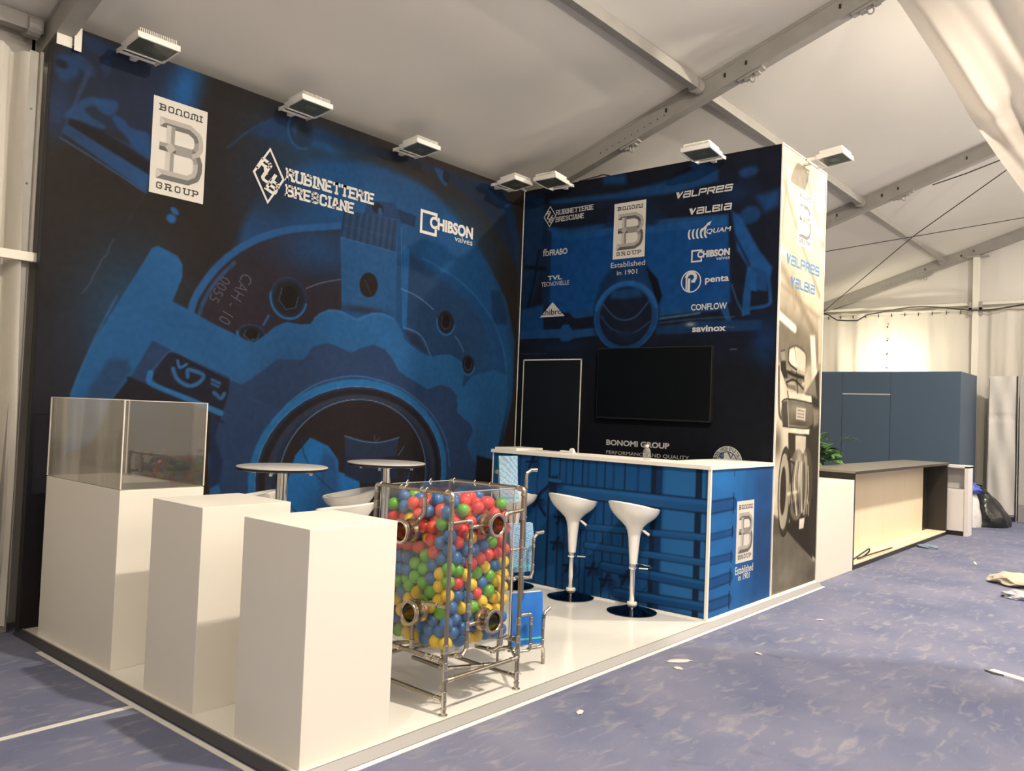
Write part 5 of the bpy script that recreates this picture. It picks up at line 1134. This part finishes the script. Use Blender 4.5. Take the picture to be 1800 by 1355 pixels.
def brochure(name, p0, du, dv, thick, face, side, label, bend=0.0, stripe=None):
    e = empty(name, p0, label, 'brochure', 'brochures in the pipe rack')
    du, dv = Vector(du), Vector(dv); n = du.cross(dv).normalized()
    def surf(off, nm, m_):
        me = grid_mesh(nm, 6, 12, lambda s, t: tuple(du * s + dv * t + n * (off + bend * (t * t) + .006 * math.sin(PI * s) * t))); return obj(nm, me, m_, e)
    surf(0, 'cover', face); surf(-thick, 'back_cover', side)
    bm = B()
    for k in range(5):
        o0 = -thick + thick * k / 5 + .0006; o1 = -thick + thick * (k + 1) / 5 - .0006
        vs = []
        for t in np.linspace(0, 1, 7):
            vs.append([bm.verts.new(du * s + dv * t * .995 + n * (o_ + bend * t * t)) for s, o_ in ((.003, o0), (.997, o0), (.997, o1), (.003, o1))])
        for a, b_ in zip(vs, vs[1:]):
            for q in range(4): bm.faces.new((a[q], a[(q + 1) % 4], b_[(q + 1) % 4], b_[q]))
        bm.faces.new(vs[-1]); bm.faces.new(vs[0])
    obj('pages', bm, M_paper, e)
    bm = B(); a = [bm.verts.new(dv * t + n * (-.0008 - thick * q + bend * t * t) - du.normalized() * .0012) for t, q in ((0, 0), (1, 0), (1, 1), (0, 1))]; bm.faces.new(a); obj('spine', bm, side, e)
    if stripe:
        me = grid_mesh('stripe', 6, 1, lambda s, t: tuple(du * s + dv * (.10 + .035 * t) + n * (.0012 + bend * .015 + .0006))); obj('stripe', me, stripe, e)
M_paper = mat('paper_pages', (.82, .82, .80), .6)
def weave_mat(name, a, b_, sc):
    m = bpy.data.materials.new(name); m.use_nodes = True; nt = m.node_tree; bs = nt.nodes['Principled BSDF']; tc = nt.nodes.new('ShaderNodeTexCoord'); wv = nt.nodes.new('ShaderNodeTexWave')
    wv.inputs['Scale'].default_value = sc; wv.inputs['Distortion'].default_value = 6; wv.inputs['Detail Scale'].default_value = 4; wv.bands_direction = 'DIAGONAL'
    nt.links.new(tc.outputs['Object'], wv.inputs[0]); r = nt.nodes.new('ShaderNodeValToRGB'); r.color_ramp.elements[0].color = (*a, 1); r.color_ramp.elements[1].color = (*b_, 1)
    nt.links.new(wv.outputs['Fac'], r.inputs[0]); nt.links.new(r.outputs[0], bs.inputs['Base Color']); bs.inputs['Roughness'].default_value = .3; return m
M_wv1 = weave_mat('pale_woven_print', (.22, .42, .60), (.50, .68, .80), 30); M_wv2 = weave_mat('denim_woven_print', (.05, .16, .32), (.28, .46, .64), 40)
M_teal = mat('teal_cover', (.0, .20, .19), .35); M_royal = mat('royal_blue_cover', (.015, .12, .50), .25, noise=(9, (.03, .20, .62), .4)); M_cy = mat('cyan_stripe', (.10, .55, .62), .4)
brochure('brochure', (1.504, .25, 1.0), (.112, -.045, .0), (-.052, .0, .277), .012, M_wv1, M_teal, 'pale blue patterned brochure leaning in the highest bracket', .03, M_cy)
brochure('brochure', (1.57, .215, .60), (.15, -.055, .0), (.015, -.0, .275), .03, M_wv2, M_teal, 'denim blue patterned brochure stack in the middle bracket', -.05, M_cy)
brochure('brochure', (1.60, .205, .175), (.19, -.075, .0), (-.0, .0, .30), .03, M_royal, M_teal, 'deep blue brochure stack in the lowest bracket', -.02, M_cy)

# ---------------------------------------------------------------- coloured balls
RB = .0352
rs = np.random.RandomState(7); NB = 690
lo = np.array([AX0 + .004 + RB, AY0 + .004 + RB, AZ0 + RB]); hi = np.array([AX1 - .004 - RB, AY1 - .004 - RB, AZ1 - .02 - RB])
P = lo + rs.rand(NB, 3) * (hi - lo)
for it in range(190):
    d_ = P[:, None] - P[None]; L2 = np.sqrt((d_ ** 2).sum(-1)) + np.eye(NB) * 9
    ov = np.clip(2 * RB - L2, 0, None); mv = (d_ / np.maximum(L2, 1e-6)[..., None] * ov[..., None] * .42).sum(1)
    P += mv; P[:, 2] -= .0012 if it < 70 else 0
    P = np.clip(P, lo, hi)
cols = {'red': (.78, .055, .045), 'blue': (.02, .15, .42), 'green': (.13, .45, .035), 'yellow': (.85, .58, .01)}
M_ball = {k: mat('%s_ball_plastic' % k, v, .32, bump=(30, .02)) for k, v in cols.items()}
def ball_colour(p):
    h = (p[2] - AZ0) / (AZ1 - AZ0) + rs.randn() * .035; u = rs.rand()
    if h > .84: return 'red' if u < .50 else 'blue' if u < .84 else 'green' if u < .96 else 'yellow'
    if h > .62: return 'red' if u < .74 else 'blue' if u < .92 else 'yellow' if u < .96 else 'green'
    if h > .50: return 'blue' if u < .52 else 'green' if u < .76 else 'red' if u < .93 else 'yellow'
    if h > .33: return 'green' if u < .55 else 'blue' if u < .75 else 'yellow' if u < .95 else 'red'
    if h > .20: return 'yellow' if u < .50 else 'green' if u < .72 else 'blue'
    return 'blue' if u < .52 else 'yellow' if u < .90 else 'green'
bm = B(); bmesh.ops.create_icosphere(bm, subdivisions=3, radius=RB); me0 = bpy.data.meshes.new('ball'); bm.to_mesh(me0); bm.free(); me0.polygons.foreach_set('use_smooth', [True] * len(me0.polygons))
bm = B(); bmesh.ops.create_icosphere(bm, subdivisions=3, radius=RB * 1.0)
meshes = {}
for k in cols:
    m_ = me0.copy(); m_.name = k + '_ball'; m_.materials.append(M_ball[k]); meshes[k] = m_
bm.free()
# printed mark on some balls
def mark_mesh():
    bm = B(); q = lambda a, b_: Vector((math.cos(b_) * math.cos(a), math.cos(b_) * math.sin(a), math.sin(b_))) * (RB * 1.006)
    for (a0, b0, a1, b1, w_) in ((-.35, .15, -.05, -.2, .06), (-.05, -.2, .4, .25, .06), (-.2, -.32, .25, -.30, .04)):
        n = 6; pts = [(a0 + (a1 - a0) * k / n, b0 + (b1 - b0) * k / n) for k in range(n + 1)]
        for p, r_ in zip(pts[:-1], pts[1:]):
            f = [bm.verts.new(q(p[0], p[1] - w_)), bm.verts.new(q(r_[0], r_[1] - w_)), bm.verts.new(q(r_[0], r_[1] + w_)), bm.verts.new(q(p[0], p[1] + w_))]; bm.faces.new(f)
    m_ = bpy.data.meshes.new('printed_mark'); bm.to_mesh(m_); bm.free(); m_.materials.append(M_ballink); return m_
M_ballink = mat('ball_ink', (.03, .06, .04), .5); mkm = mark_mesh()
depth = np.minimum(np.minimum(P[:, 0] - lo[0], P[:, 1] - lo[1]), (P[:, 2].max() - P[:, 2]) * .75 + .0)
order = np.argsort(depth); single = set(order[:285].tolist())
inner = {k: [] for k in cols}
for i, p in enumerate(P):
    k = ball_colour(p)
    if i in single:
        o = bpy.data.objects.new('ball', meshes[k]); C.objects.link(o); o.location = p; o.rotation_euler = (rs.rand() * 6, rs.rand() * 6, rs.rand() * 6)
        f = (p[2] - AZ0) / (AZ1 - AZ0); band = 'top layer' if f > .86 else 'upper part' if f > .6 else 'middle' if f > .35 else 'lower part'
        side = 'right front face' if p[1] - lo[1] < p[0] - lo[0] else 'left face'
        setp(o, '%s plastic ball in the %s of the clear box, by its %s' % (k, band, side), 'ball', '%s balls in the %s by the %s of the clear box' % (k, band, side))
        if rs.rand() < .5:
            mk = bpy.data.objects.new('printed_mark', mkm); C.objects.link(mk); mk.parent = o
    else: inner[k].append(p)
allv, allf, fm = [], [], []
v0 = np.empty(len(me0.vertices) * 3); me0.vertices.foreach_get('co', v0); v0 = v0.reshape(-1, 3)
bm = B(); bmesh.ops.create_icosphere(bm, subdivisions=2, radius=RB); v1 = np.array([v.co[:] for v in bm.verts]); f1 = [[v.index for v in f.verts] for f in bm.faces]; bm.free()
for ki, k in enumerate(cols):
    for p in inner[k]:
        b0 = len(allv); allv += (v1 + p).tolist(); allf += [[b0 + i for i in f] for f in f1]; fm += [ki] * len(f1)
me = bpy.data.meshes.new('inner_balls'); me.from_pydata(allv, [], allf)
for k in cols: me.materials.append(M_ball[k])
me.polygons.foreach_set('material_index', fm); me.polygons.foreach_set('use_smooth', [True] * len(fm))
o = bpy.data.objects.new('inner_balls', me); C.objects.link(o); setp(o, 'coloured balls packed deep inside the clear box', 'balls', kind='stuff')

# ---------------------------------------------------------------- floodlights on top of the walls
def floodlight():
    """local: wall at y=0, lamp sticks out to -y, glass facing down; origin at the wall"""
    e = empty('floodlight', (0, 0, 0), 'x', 'lamp')
    M_ = Matrix.Rotation(math.radians(-6), 4, 'X'); w_, y0, y1 = .15, -.155, -.40
    bm = B(); box(bm, -w_, y1, -.012, w_, y0, .022, .006, M_); obj('housing', bm, M_lampw, e, True)
    bm = B()
    for bx in ((-w_, y1, w_, y1 + .014), (-w_, y0 - .014, w_, y0), (-w_, y1, -w_ + .014, y0), (w_ - .014, y1, w_, y0)): box(bm, bx[0], bx[1], -.022, bx[2], bx[3], -.010, .003, M_)
    obj('front_frame', bm, M_lampw, e, True)
    bm = B(); box(bm, -w_ + .012, y1 + .012, -.0155, w_ - .012, y0 - .012, -.0125, 0, M_); obj('glass', bm, M_darkglass, e)
    bm = B(); box(bm, -.05, -.31, -.018, .05, -.24, -.0158, 0, M_); obj('led_panel', bm, mat('led_panel', (.10, .12, .09), .4), e)
    bm = B()
    for k in range(20): x = -w_ + .025 + k * (2 * w_ - .05) / 19; box(bm, x - .0018, y1 + .012, .02, x + .0018, y0 - .03, .056, 0, M_)
    obj('cooling_fin', bm, M_lampw, e)
    bm = B()
    for s_ in (-1, 1): box(bm, s_ * .135 - .004, -.20, -.004, s_ * .135 + .004, -.06, .026, .002)
    box(bm, -.139, -.07, .006, .139, -.058, .022); box(bm, -.02, -.06, .004, .02, .012, .024)
    for s_ in (-1, 1): lathe(bm, [(.009, -.01), (.009, .01)], 10, Matrix.Translation((s_ * .135, -.14, .011)) @ Matrix.Rotation(PI / 2, 4, 'Y'))
    obj('mounting_bracket', bm, M_lampw, e)
    return e
M_lampw = mat('white_lamp_metal', (.80, .77, .71), .4)
fl0 = floodlight(); first = True
FLS = [(.50, D, 3.90, 0, 'switched-off white floodlight over the mural, nearest the left end'), (1.80, D, 3.90, 0, 'white floodlight over the mural, second from the left end'), (3.03, D, 3.90, 0, 'white floodlight over the mural near the bracket-shaped logo, third from the left end'),
       (4.40, D, 3.90, 0, 'white floodlight over the mural beside the inner corner'), (W1, 2.40, 3.925, -PI / 2, 'white floodlight on the back wall close to the inner corner'), (W1, .68, 3.925, -PI / 2, 'white floodlight on the back wall above the white brand names'),
       (5.42, .035, 3.93, 0, 'white floodlight on the face of the printed column')]
for i, (x, y, z, rz, lab) in enumerate(FLS):
    o = fl0 if i == 0 else copy_tree(fl0); o.location = (x, y, z); o.rotation_euler = (0, 0, rz); o['label'] = lab; o['group'] = 'floodlights along the top of the stand'
cable('lamp_cable', [(4.55, D - .02, 3.93), (4.70, D - .03, 3.99), (4.82, D - .02, 4.01), (W1 + .01, D - .03, 3.99), (W1 + .01, 2.9, 3.98)], .006, M_seam, 'short pale cable on the wall top at the inner corner')
cable('lamp_cable', [(W1 + .01, 2.25, 4.0), (W1 + .0, 2.0, 4.012), (W1 + .0, 1.94, 4.02), (W1 + .02, 1.86, 4.0)], .007, M_cable, 'dark cable end poking over the back wall')

# ---------------------------------------------------------------- right of the column: white unit, wood counter, plant, cabinet
e = empty('white_side_cabinet', (6.05, .05, ZF), 'white low unit standing against the right side of the printed column', 'cabinet')
bm = B(); box(bm, -.0, 0, 0, 1.10, .58, .975, .004); obj('body', bm, mat('cream_white_paint', (.70, .655, .58), .5), e)
bm = B()
for (x, y) in ((.42, .28), (.75, .26)): lathe(bm, [(.03, .9755), (.03, .977)], 12, Matrix.Translation((x, y, 0)))
obj('cable_hole', bm, mat('grey_hole', (.35, .33, .30), .6), e)
e = empty('wooden_counter', (7.18, .055, ZF), 'long open counter with pale plywood back and black edges', 'counter')
M_ply = mat('pale_plywood', (.74, .60, .40), .5, noise=(1.1, (.80, .68, .50), .35)); M_bk = mat('black_board', (.018, .016, .013), .4); M_tp = mat('dusty_dark_top', (.22, .19, .15), .28, noise=(2, (.30, .27, .22), .4))
Lc = 4.26
bm = B()
for k in range(4): box(bm, .02 + k * (Lc - .35) / 4, .10, .055, .02 + (k + 1) * (Lc - .35) / 4 - .004, .12, 1.02); 
prt = None
for k in range(4):
    obj('plywood_panel', box(B(), .02 + k * (Lc - .30) / 4, .26, .055, .02 + (k + 1) * (Lc - .30) / 4 - .004, .28, 1.02), M_ply, e)
bm.free()
obj('bottom_board', box(B(), .0, .0, .048, Lc - .03, .28, .058), M_ply, e)
obj('base_rail', box(B(), .0, -.004, 0, Lc, .30, .047), M_bk, e)
obj('left_panel', box(B(), -.012, -.004, .0, .008, .62, 1.045), M_bk, e); obj('right_panel', box(B(), Lc - .03, -.004, .0, Lc, .62, 1.045), M_bk, e)
obj('inner_end_panel', box(B(), Lc - .30, .258, .048, Lc - .03, .262, 1.03), M_bk, e)
obj('counter_top', box(B(), -.015, -.012, 1.045, Lc + .01, .62, 1.07), M_tp, e); obj('top_edge', box(B(), -.017, -.016, 1.035, Lc + .012, -.010, 1.066), M_bk, e)
obj('rear_panel', box(B(), .0, .60, .0, Lc, .62, 1.045), M_bk, e)
bm = tube(B(), round_path([(7.24, .14, .03), (7.35, .12, .035), (7.62, .08, .10), (7.74, .05, .14), (7.80, .07, .09), (7.66, .10, .04), (7.5, .12, .035), (7.9, .09, .045), (8.7, .07, .045)], .05), .009, 8)
setp(obj('power_lead', bm, M_cable, smooth=True), 'black looped lead lying inside the wooden counter', 'cable')
e = empty('small_white_cabinet', (11.50, -.21, ZF), 'small white open-front cabinet at the far end of the wooden counter', 'cabinet')
M_cab = mat('white_cabinet_board', (.72, .69, .68), .5)
# open niche faces the viewer (-x side); deep along x
xs, ys = .32, .78
obj('side_panel', box(B(), 0, 0, .0, xs, .05, 1.02), M_cab, e); obj('side_panel', box(B(), 0, ys - .02, .0, xs, ys, 1.02), M_cab, e)
obj('top_board', box(B(), 0, 0, 1.0, xs, ys, 1.035), M_cab, e); obj('back_board', box(B(), xs - .02, 0, 0, xs, ys, 1.0), M_cab, e)
obj('shelf', box(B(), 0, .05, .66, xs - .02, ys - .02, .685), M_cab, e); obj('cupboard_door', box(B(), .0, .055, .07, .018, ys - .02, .66), M_cab, e)
obj('plinth_rail', box(B(), .02, .05, 0, .04, ys - .02, .07), M_bk, e)
# plant
pl = empty('potted_plant', (8.2, .97, ZF), 'bushy green plant in a dark square planter behind the counter', 'plant')
obj('planter', lathe(B(), [(.13, .0), (.19, .95), (.24, 1.30), (.22, 1.30), (.20, 1.22), (.001, 1.22)], 4, Matrix.Rotation(.3, 4, 'Z'), False), mat('dark_planter', (.02, .03, .045), .35), pl)
M_leaf = mat('glossy_leaf', (.07, .19, .03), .3, noise=(6, (.14, .30, .06), .3)); M_leaf2 = mat('dark_leaf', (.025, .07, .018), .35)
rp_ = random.Random(5)
def leaf(L_, W_):
    bm = B(); n = 5; a = []
    for i in range(n + 1):
        t = i / n; wd = W_ * math.sin(PI * min(1, t * .92 + .06)) ** .8 * (1 - t * .3); z = -.35 * L_ * t * t
        a.append([bm.verts.new((L_ * t, -wd, z + wd * .3)), bm.verts.new((L_ * t, 0, z)), bm.verts.new((L_ * t, wd, z + wd * .3))])
    for p, q in zip(a, a[1:]):
        for k in range(2): bm.faces.new((p[k], p[k + 1], q[k + 1], q[k]))
    m_ = bpy.data.meshes.new('leaf'); bm.to_mesh(m_); bm.free(); m_.polygons.foreach_set('use_smooth', [True] * len(m_.polygons)); return m_
lm = [leaf(.11, .028), leaf(.14, .034)]; lm[0].materials.append(M_leaf); lm[1].materials.append(M_leaf2); lm2 = lm[1].copy(); lm2.materials.clear(); lm2.materials.append(M_leaf)
bm = B()
for k in range(240):
    a = rp_.random() * 2 * PI; el = rp_.random(); rr = .34 * math.sqrt(rp_.random()); 
    p = Vector((rr * math.cos(a), rr * math.sin(a), 1.22 + .26 * rp_.random() * (1.15 - rr * 2) - .10 * (rr > .22)))
    o = bpy.data.objects.new('leaf', rp_.choice((lm[0], lm2, lm[1]))); C.objects.link(o); o.parent = pl; o.location = p; o.rotation_euler = (rp_.uniform(-.6, .6), rp_.uniform(-.9, .3), a + rp_.uniform(-.9, .9))
    if k % 6 == 0: tube(bm, [(rr * .3 * math.cos(a), rr * .3 * math.sin(a), 1.18), p * 1.0], .004, 5)
tube(bm, [(.1, -.2, 1.3), (.2, -.34, 1.40), (.26, -.44, 1.41)], .004, 5)
obj('stems', bm, M_leaf2, pl)
for (x, y, z, r_) in ((.22, -.36, 1.40, -1.1), (.25, -.40, 1.41, -.8), (.27, -.44, 1.41, -1.3), (.18, -.30, 1.38, -1.0)):
    o = bpy.data.objects.new('leaf', lm2); C.objects.link(o); o.parent = pl; o.location = (x, y, z); o.rotation_euler = (0, 0, r_)

# ---------------------------------------------------------------- blue booth
bt = empty('blue_booth', (13.2, .26, ZF), 'dark slate blue closed booth with a flush door at the far end', 'booth')
M_booth = mat('slate_blue_panel', (.052, .088, .135), .5, noise=(.8, (.060, .095, .140), .3)); ZB = 2.5 - ZF
ysd = [0, .965 - .0, 1.36 - .26 + .0, 1.365]
edges = [0.0, 1.10, 1.93, 2.9, 3.04]
for a, b_ in ((0, 1.098), (1.93, 2.9)): obj('wall_panel', box(B(), 0, a, 0, .03, b_, ZB), M_booth, bt)
obj('wall_panel', box(B(), 0, 1.102, 2.105 - ZF, .03, 1.926, ZB), M_booth, bt)
d_ = obj('door', box(B(), .002, 1.106, .01, .03, 1.922, 2.09 - ZF), mat('slate_blue_door', (.058, .095, .142), .5), bt)
obj('door_gap', box(B(), .006, 1.096, 0, .012, 1.108, 2.10 - ZF), M_bk, bt); obj('door_top_gap', box(B(), -.003, 1.106, 2.088 - ZF, .004, 1.926, 2.106 - ZF), mat('pale_gap', (.55, .55, .58), .5), bt)
for k in range(1): obj('side_panel', box(B(), .03, 0, 0, 1.28, .03, ZB), M_booth, bt)
obj('roof_panel', box(B(), .03, .03, ZB - .03, 1.28, 2.9, ZB - .01), M_booth, bt)
# light sheeted panel wall right of the booth
e = empty('sheeted_panel', (14.55, .05, ZF), 'pale sheet-covered wall panel right of the blue booth', 'panel')
M_sheetgrey = mat('creased_sheet', (.58, .55, .51), .6, bump=(2.2, .5))
me = grid_mesh('sheet', 24, 40, lambda s, t: (.02 * math.sin(9 * s + 4 * t) * math.sin(7 * t) + (.02 if abs(t - .7) < .02 else 0) , .02 - .42 * s, .11 + (ZB - .11) * t)); obj('sheet', me, M_sheetgrey, e)
obj('panel_core', box(B(), .03, -.42, 0, .06, .04, ZB), M_sheetgrey, e); obj('base_strip', box(B(), -.01, -.40, 0, .02, .03, .075), mat('navy_strip', (.01, .015, .08), .5), e)
obj('dark_joint', box(B(), -.02, -.415, 0, .05, -.40, ZB), M_bk, e)
e = empty('sheeted_panel', (14.62, -.37, ZF), 'second pale wall panel at the right edge of the picture', 'panel')
obj('panel_core', box(B(), 0, -1.6, .3, .04, -.02, ZB), mat('grey_board', (.42, .41, .40), .6, noise=(2, (.36, .35, .34), .3)), e); obj('base_strip', box(B(), .0, -1.6, 0, .03, -.02, .3), mat('grey_low_board', (.26, .25, .26), .6), e)

# ---------------------------------------------------------------- bags and litter
def blob(name, c_, r_, m_, seed, n=3, rough=.25, flat_=.0):
    bm = B(); bmesh.ops.create_icosphere(bm, subdivisions=n, radius=1.0); rd = random.Random(seed); W = [(Vector((rd.uniform(-1, 1), rd.uniform(-1, 1), rd.uniform(-1, 1))).normalized() * rd.uniform(2, 6), rd.random() * 6.28) for _ in range(9)]
    for v in bm.verts:
        p = v.co.copy(); f = sum(abs(math.sin(p.dot(a) + ph)) for a, ph in W) / 9; k = 1 + rough * (f - .6) * 2
        q = Vector((p.x * r_[0], p.y * r_[1], p.z * r_[2])) * k; q.x *= 1 - flat_ * p.z; q.y = q.y * (1 - flat_ * p.z) + flat_ * .3 * r_[1] * p.z; q.z = max(q.z, -r_[2] * .62 + .004 * f); v.co = q + Vector(c_)
    return bm
e = empty('rubbish_bag', (13.45, -.04, ZF), 'full black rubbish bag on the carpet beside the blue booth', 'bag')
obj('bag_body', blob('b', (.0, -.02, .22), (.36, .34, .40), M_bk, 3, 4, .22, .5), mat('black_bin_liner', (.012, .013, .014), .25, bump=(14, .5)), e, True)
bm = lathe(B(), [(.05, .50), (.03, .56), (.07, .62), (.09, .66)], 10, Matrix.Translation((.0, .1, 0)) @ Matrix.Rotation(.25, 4, 'Y')); obj('bag_neck', bm, mat('black_bin_liner_neck', (.012, .013, .014), .3), e, True)
e = empty('rubbish_bag', (13.02, .07, ZF), 'clear milky rubbish bag with blue film, leaning on the black bag', 'bag')
obj('bag_body', blob('b', (0, 0, .26), (.18, .17, .44), M_bk, 8, 4, .25, .4), mat('milky_film', (.70, .68, .66), .25, bump=(9, .8)), e, True)
obj('blue_film', blob('b', (-.05, -.06, .60), (.09, .12, .10), M_bk, 9, 3, .5), mat('blue_film', (.06, .10, .45), .3, bump=(20, .6)), e, True)
def litter(name, x, y, r_, m_, seed, label, cat='litter', h=.02, n=3):
    bm = blob('l', (0, 0, h * .62), (r_[0], r_[1], h), m_, seed, n, .6); e_ = setp(obj(name, bm, m_), label, cat); e_.location = (x, y, ZF); return e_
litter('crumpled_cloth', 7.75, -1.42, (.20, .26, .09), mat('tan_cloth', (.46, .41, .32), .8, bump=(9, .8)), 4, 'crumpled tan cloth heap on the carpet at the right edge', 'cloth', .07)
litter('crumpled_film', 6.98, -1.52, (.12, .14, .05), mat('silver_film', (.40, .41, .45), .3, bump=(24, 1)), 6, 'crumpled silvery film near the tan cloth', 'litter', .04)
litter('paper_scrap', 9.72, -.09, (.07, .11, .05), mat('blue_grey_scrap', (.16, .22, .30), .5, bump=(20, .8)), 7, 'small blue grey scrap on the carpet in front of the wooden counter', 'litter', .03)
M_scr = mat('white_paper_scrap', (.62, .58, .54), .7)
for i, (x, y, a, b_, lab) in enumerate(((2.74, -.26, .075, .030, 'flattened pale paper scrap on the carpet in front of the counter'), (1.53, -.335, .03, .015, 'tiny white scrap on the carpet below the ball display'), (2.60, -.33, .03, .02, 'thin pale scrap beside the flattened paper'),
        (4.6, -.50, .03, .012, 'small white flake on the carpet in front of the printed column'), (8.9, -.8, .10, .012, 'thin white sliver on the far carpet'), (3.3, -.55, .025, .012, 'white crumb on the carpet left of the white strip'))):
    o = setp(obj('paper_scrap', blob('l', (0, 0, .003), (a, b_, .005), M_scr, 20 + i, 3, .9), M_scr), lab, 'litter'); o.location = (x, y, ZF); o.rotation_euler = (0, 0, -.6 + i)
e = empty('white_strip', (4.11, -1.79, ZF), 'broken white board strip on the carpet at the right edge', 'board', rotz=-1.94)
obj('strip', box(B(), 0, -.035, 0, .55, .025, .012, .002), M_white, e)
bm = B(); prism(bm, [(-.02, -.045), (.05, -.06), (.10, -.035), (.03, -.03)], 0, .01); obj('torn_edge', bm, mat('grey_torn_edge', (.08, .08, .08), .8), e)
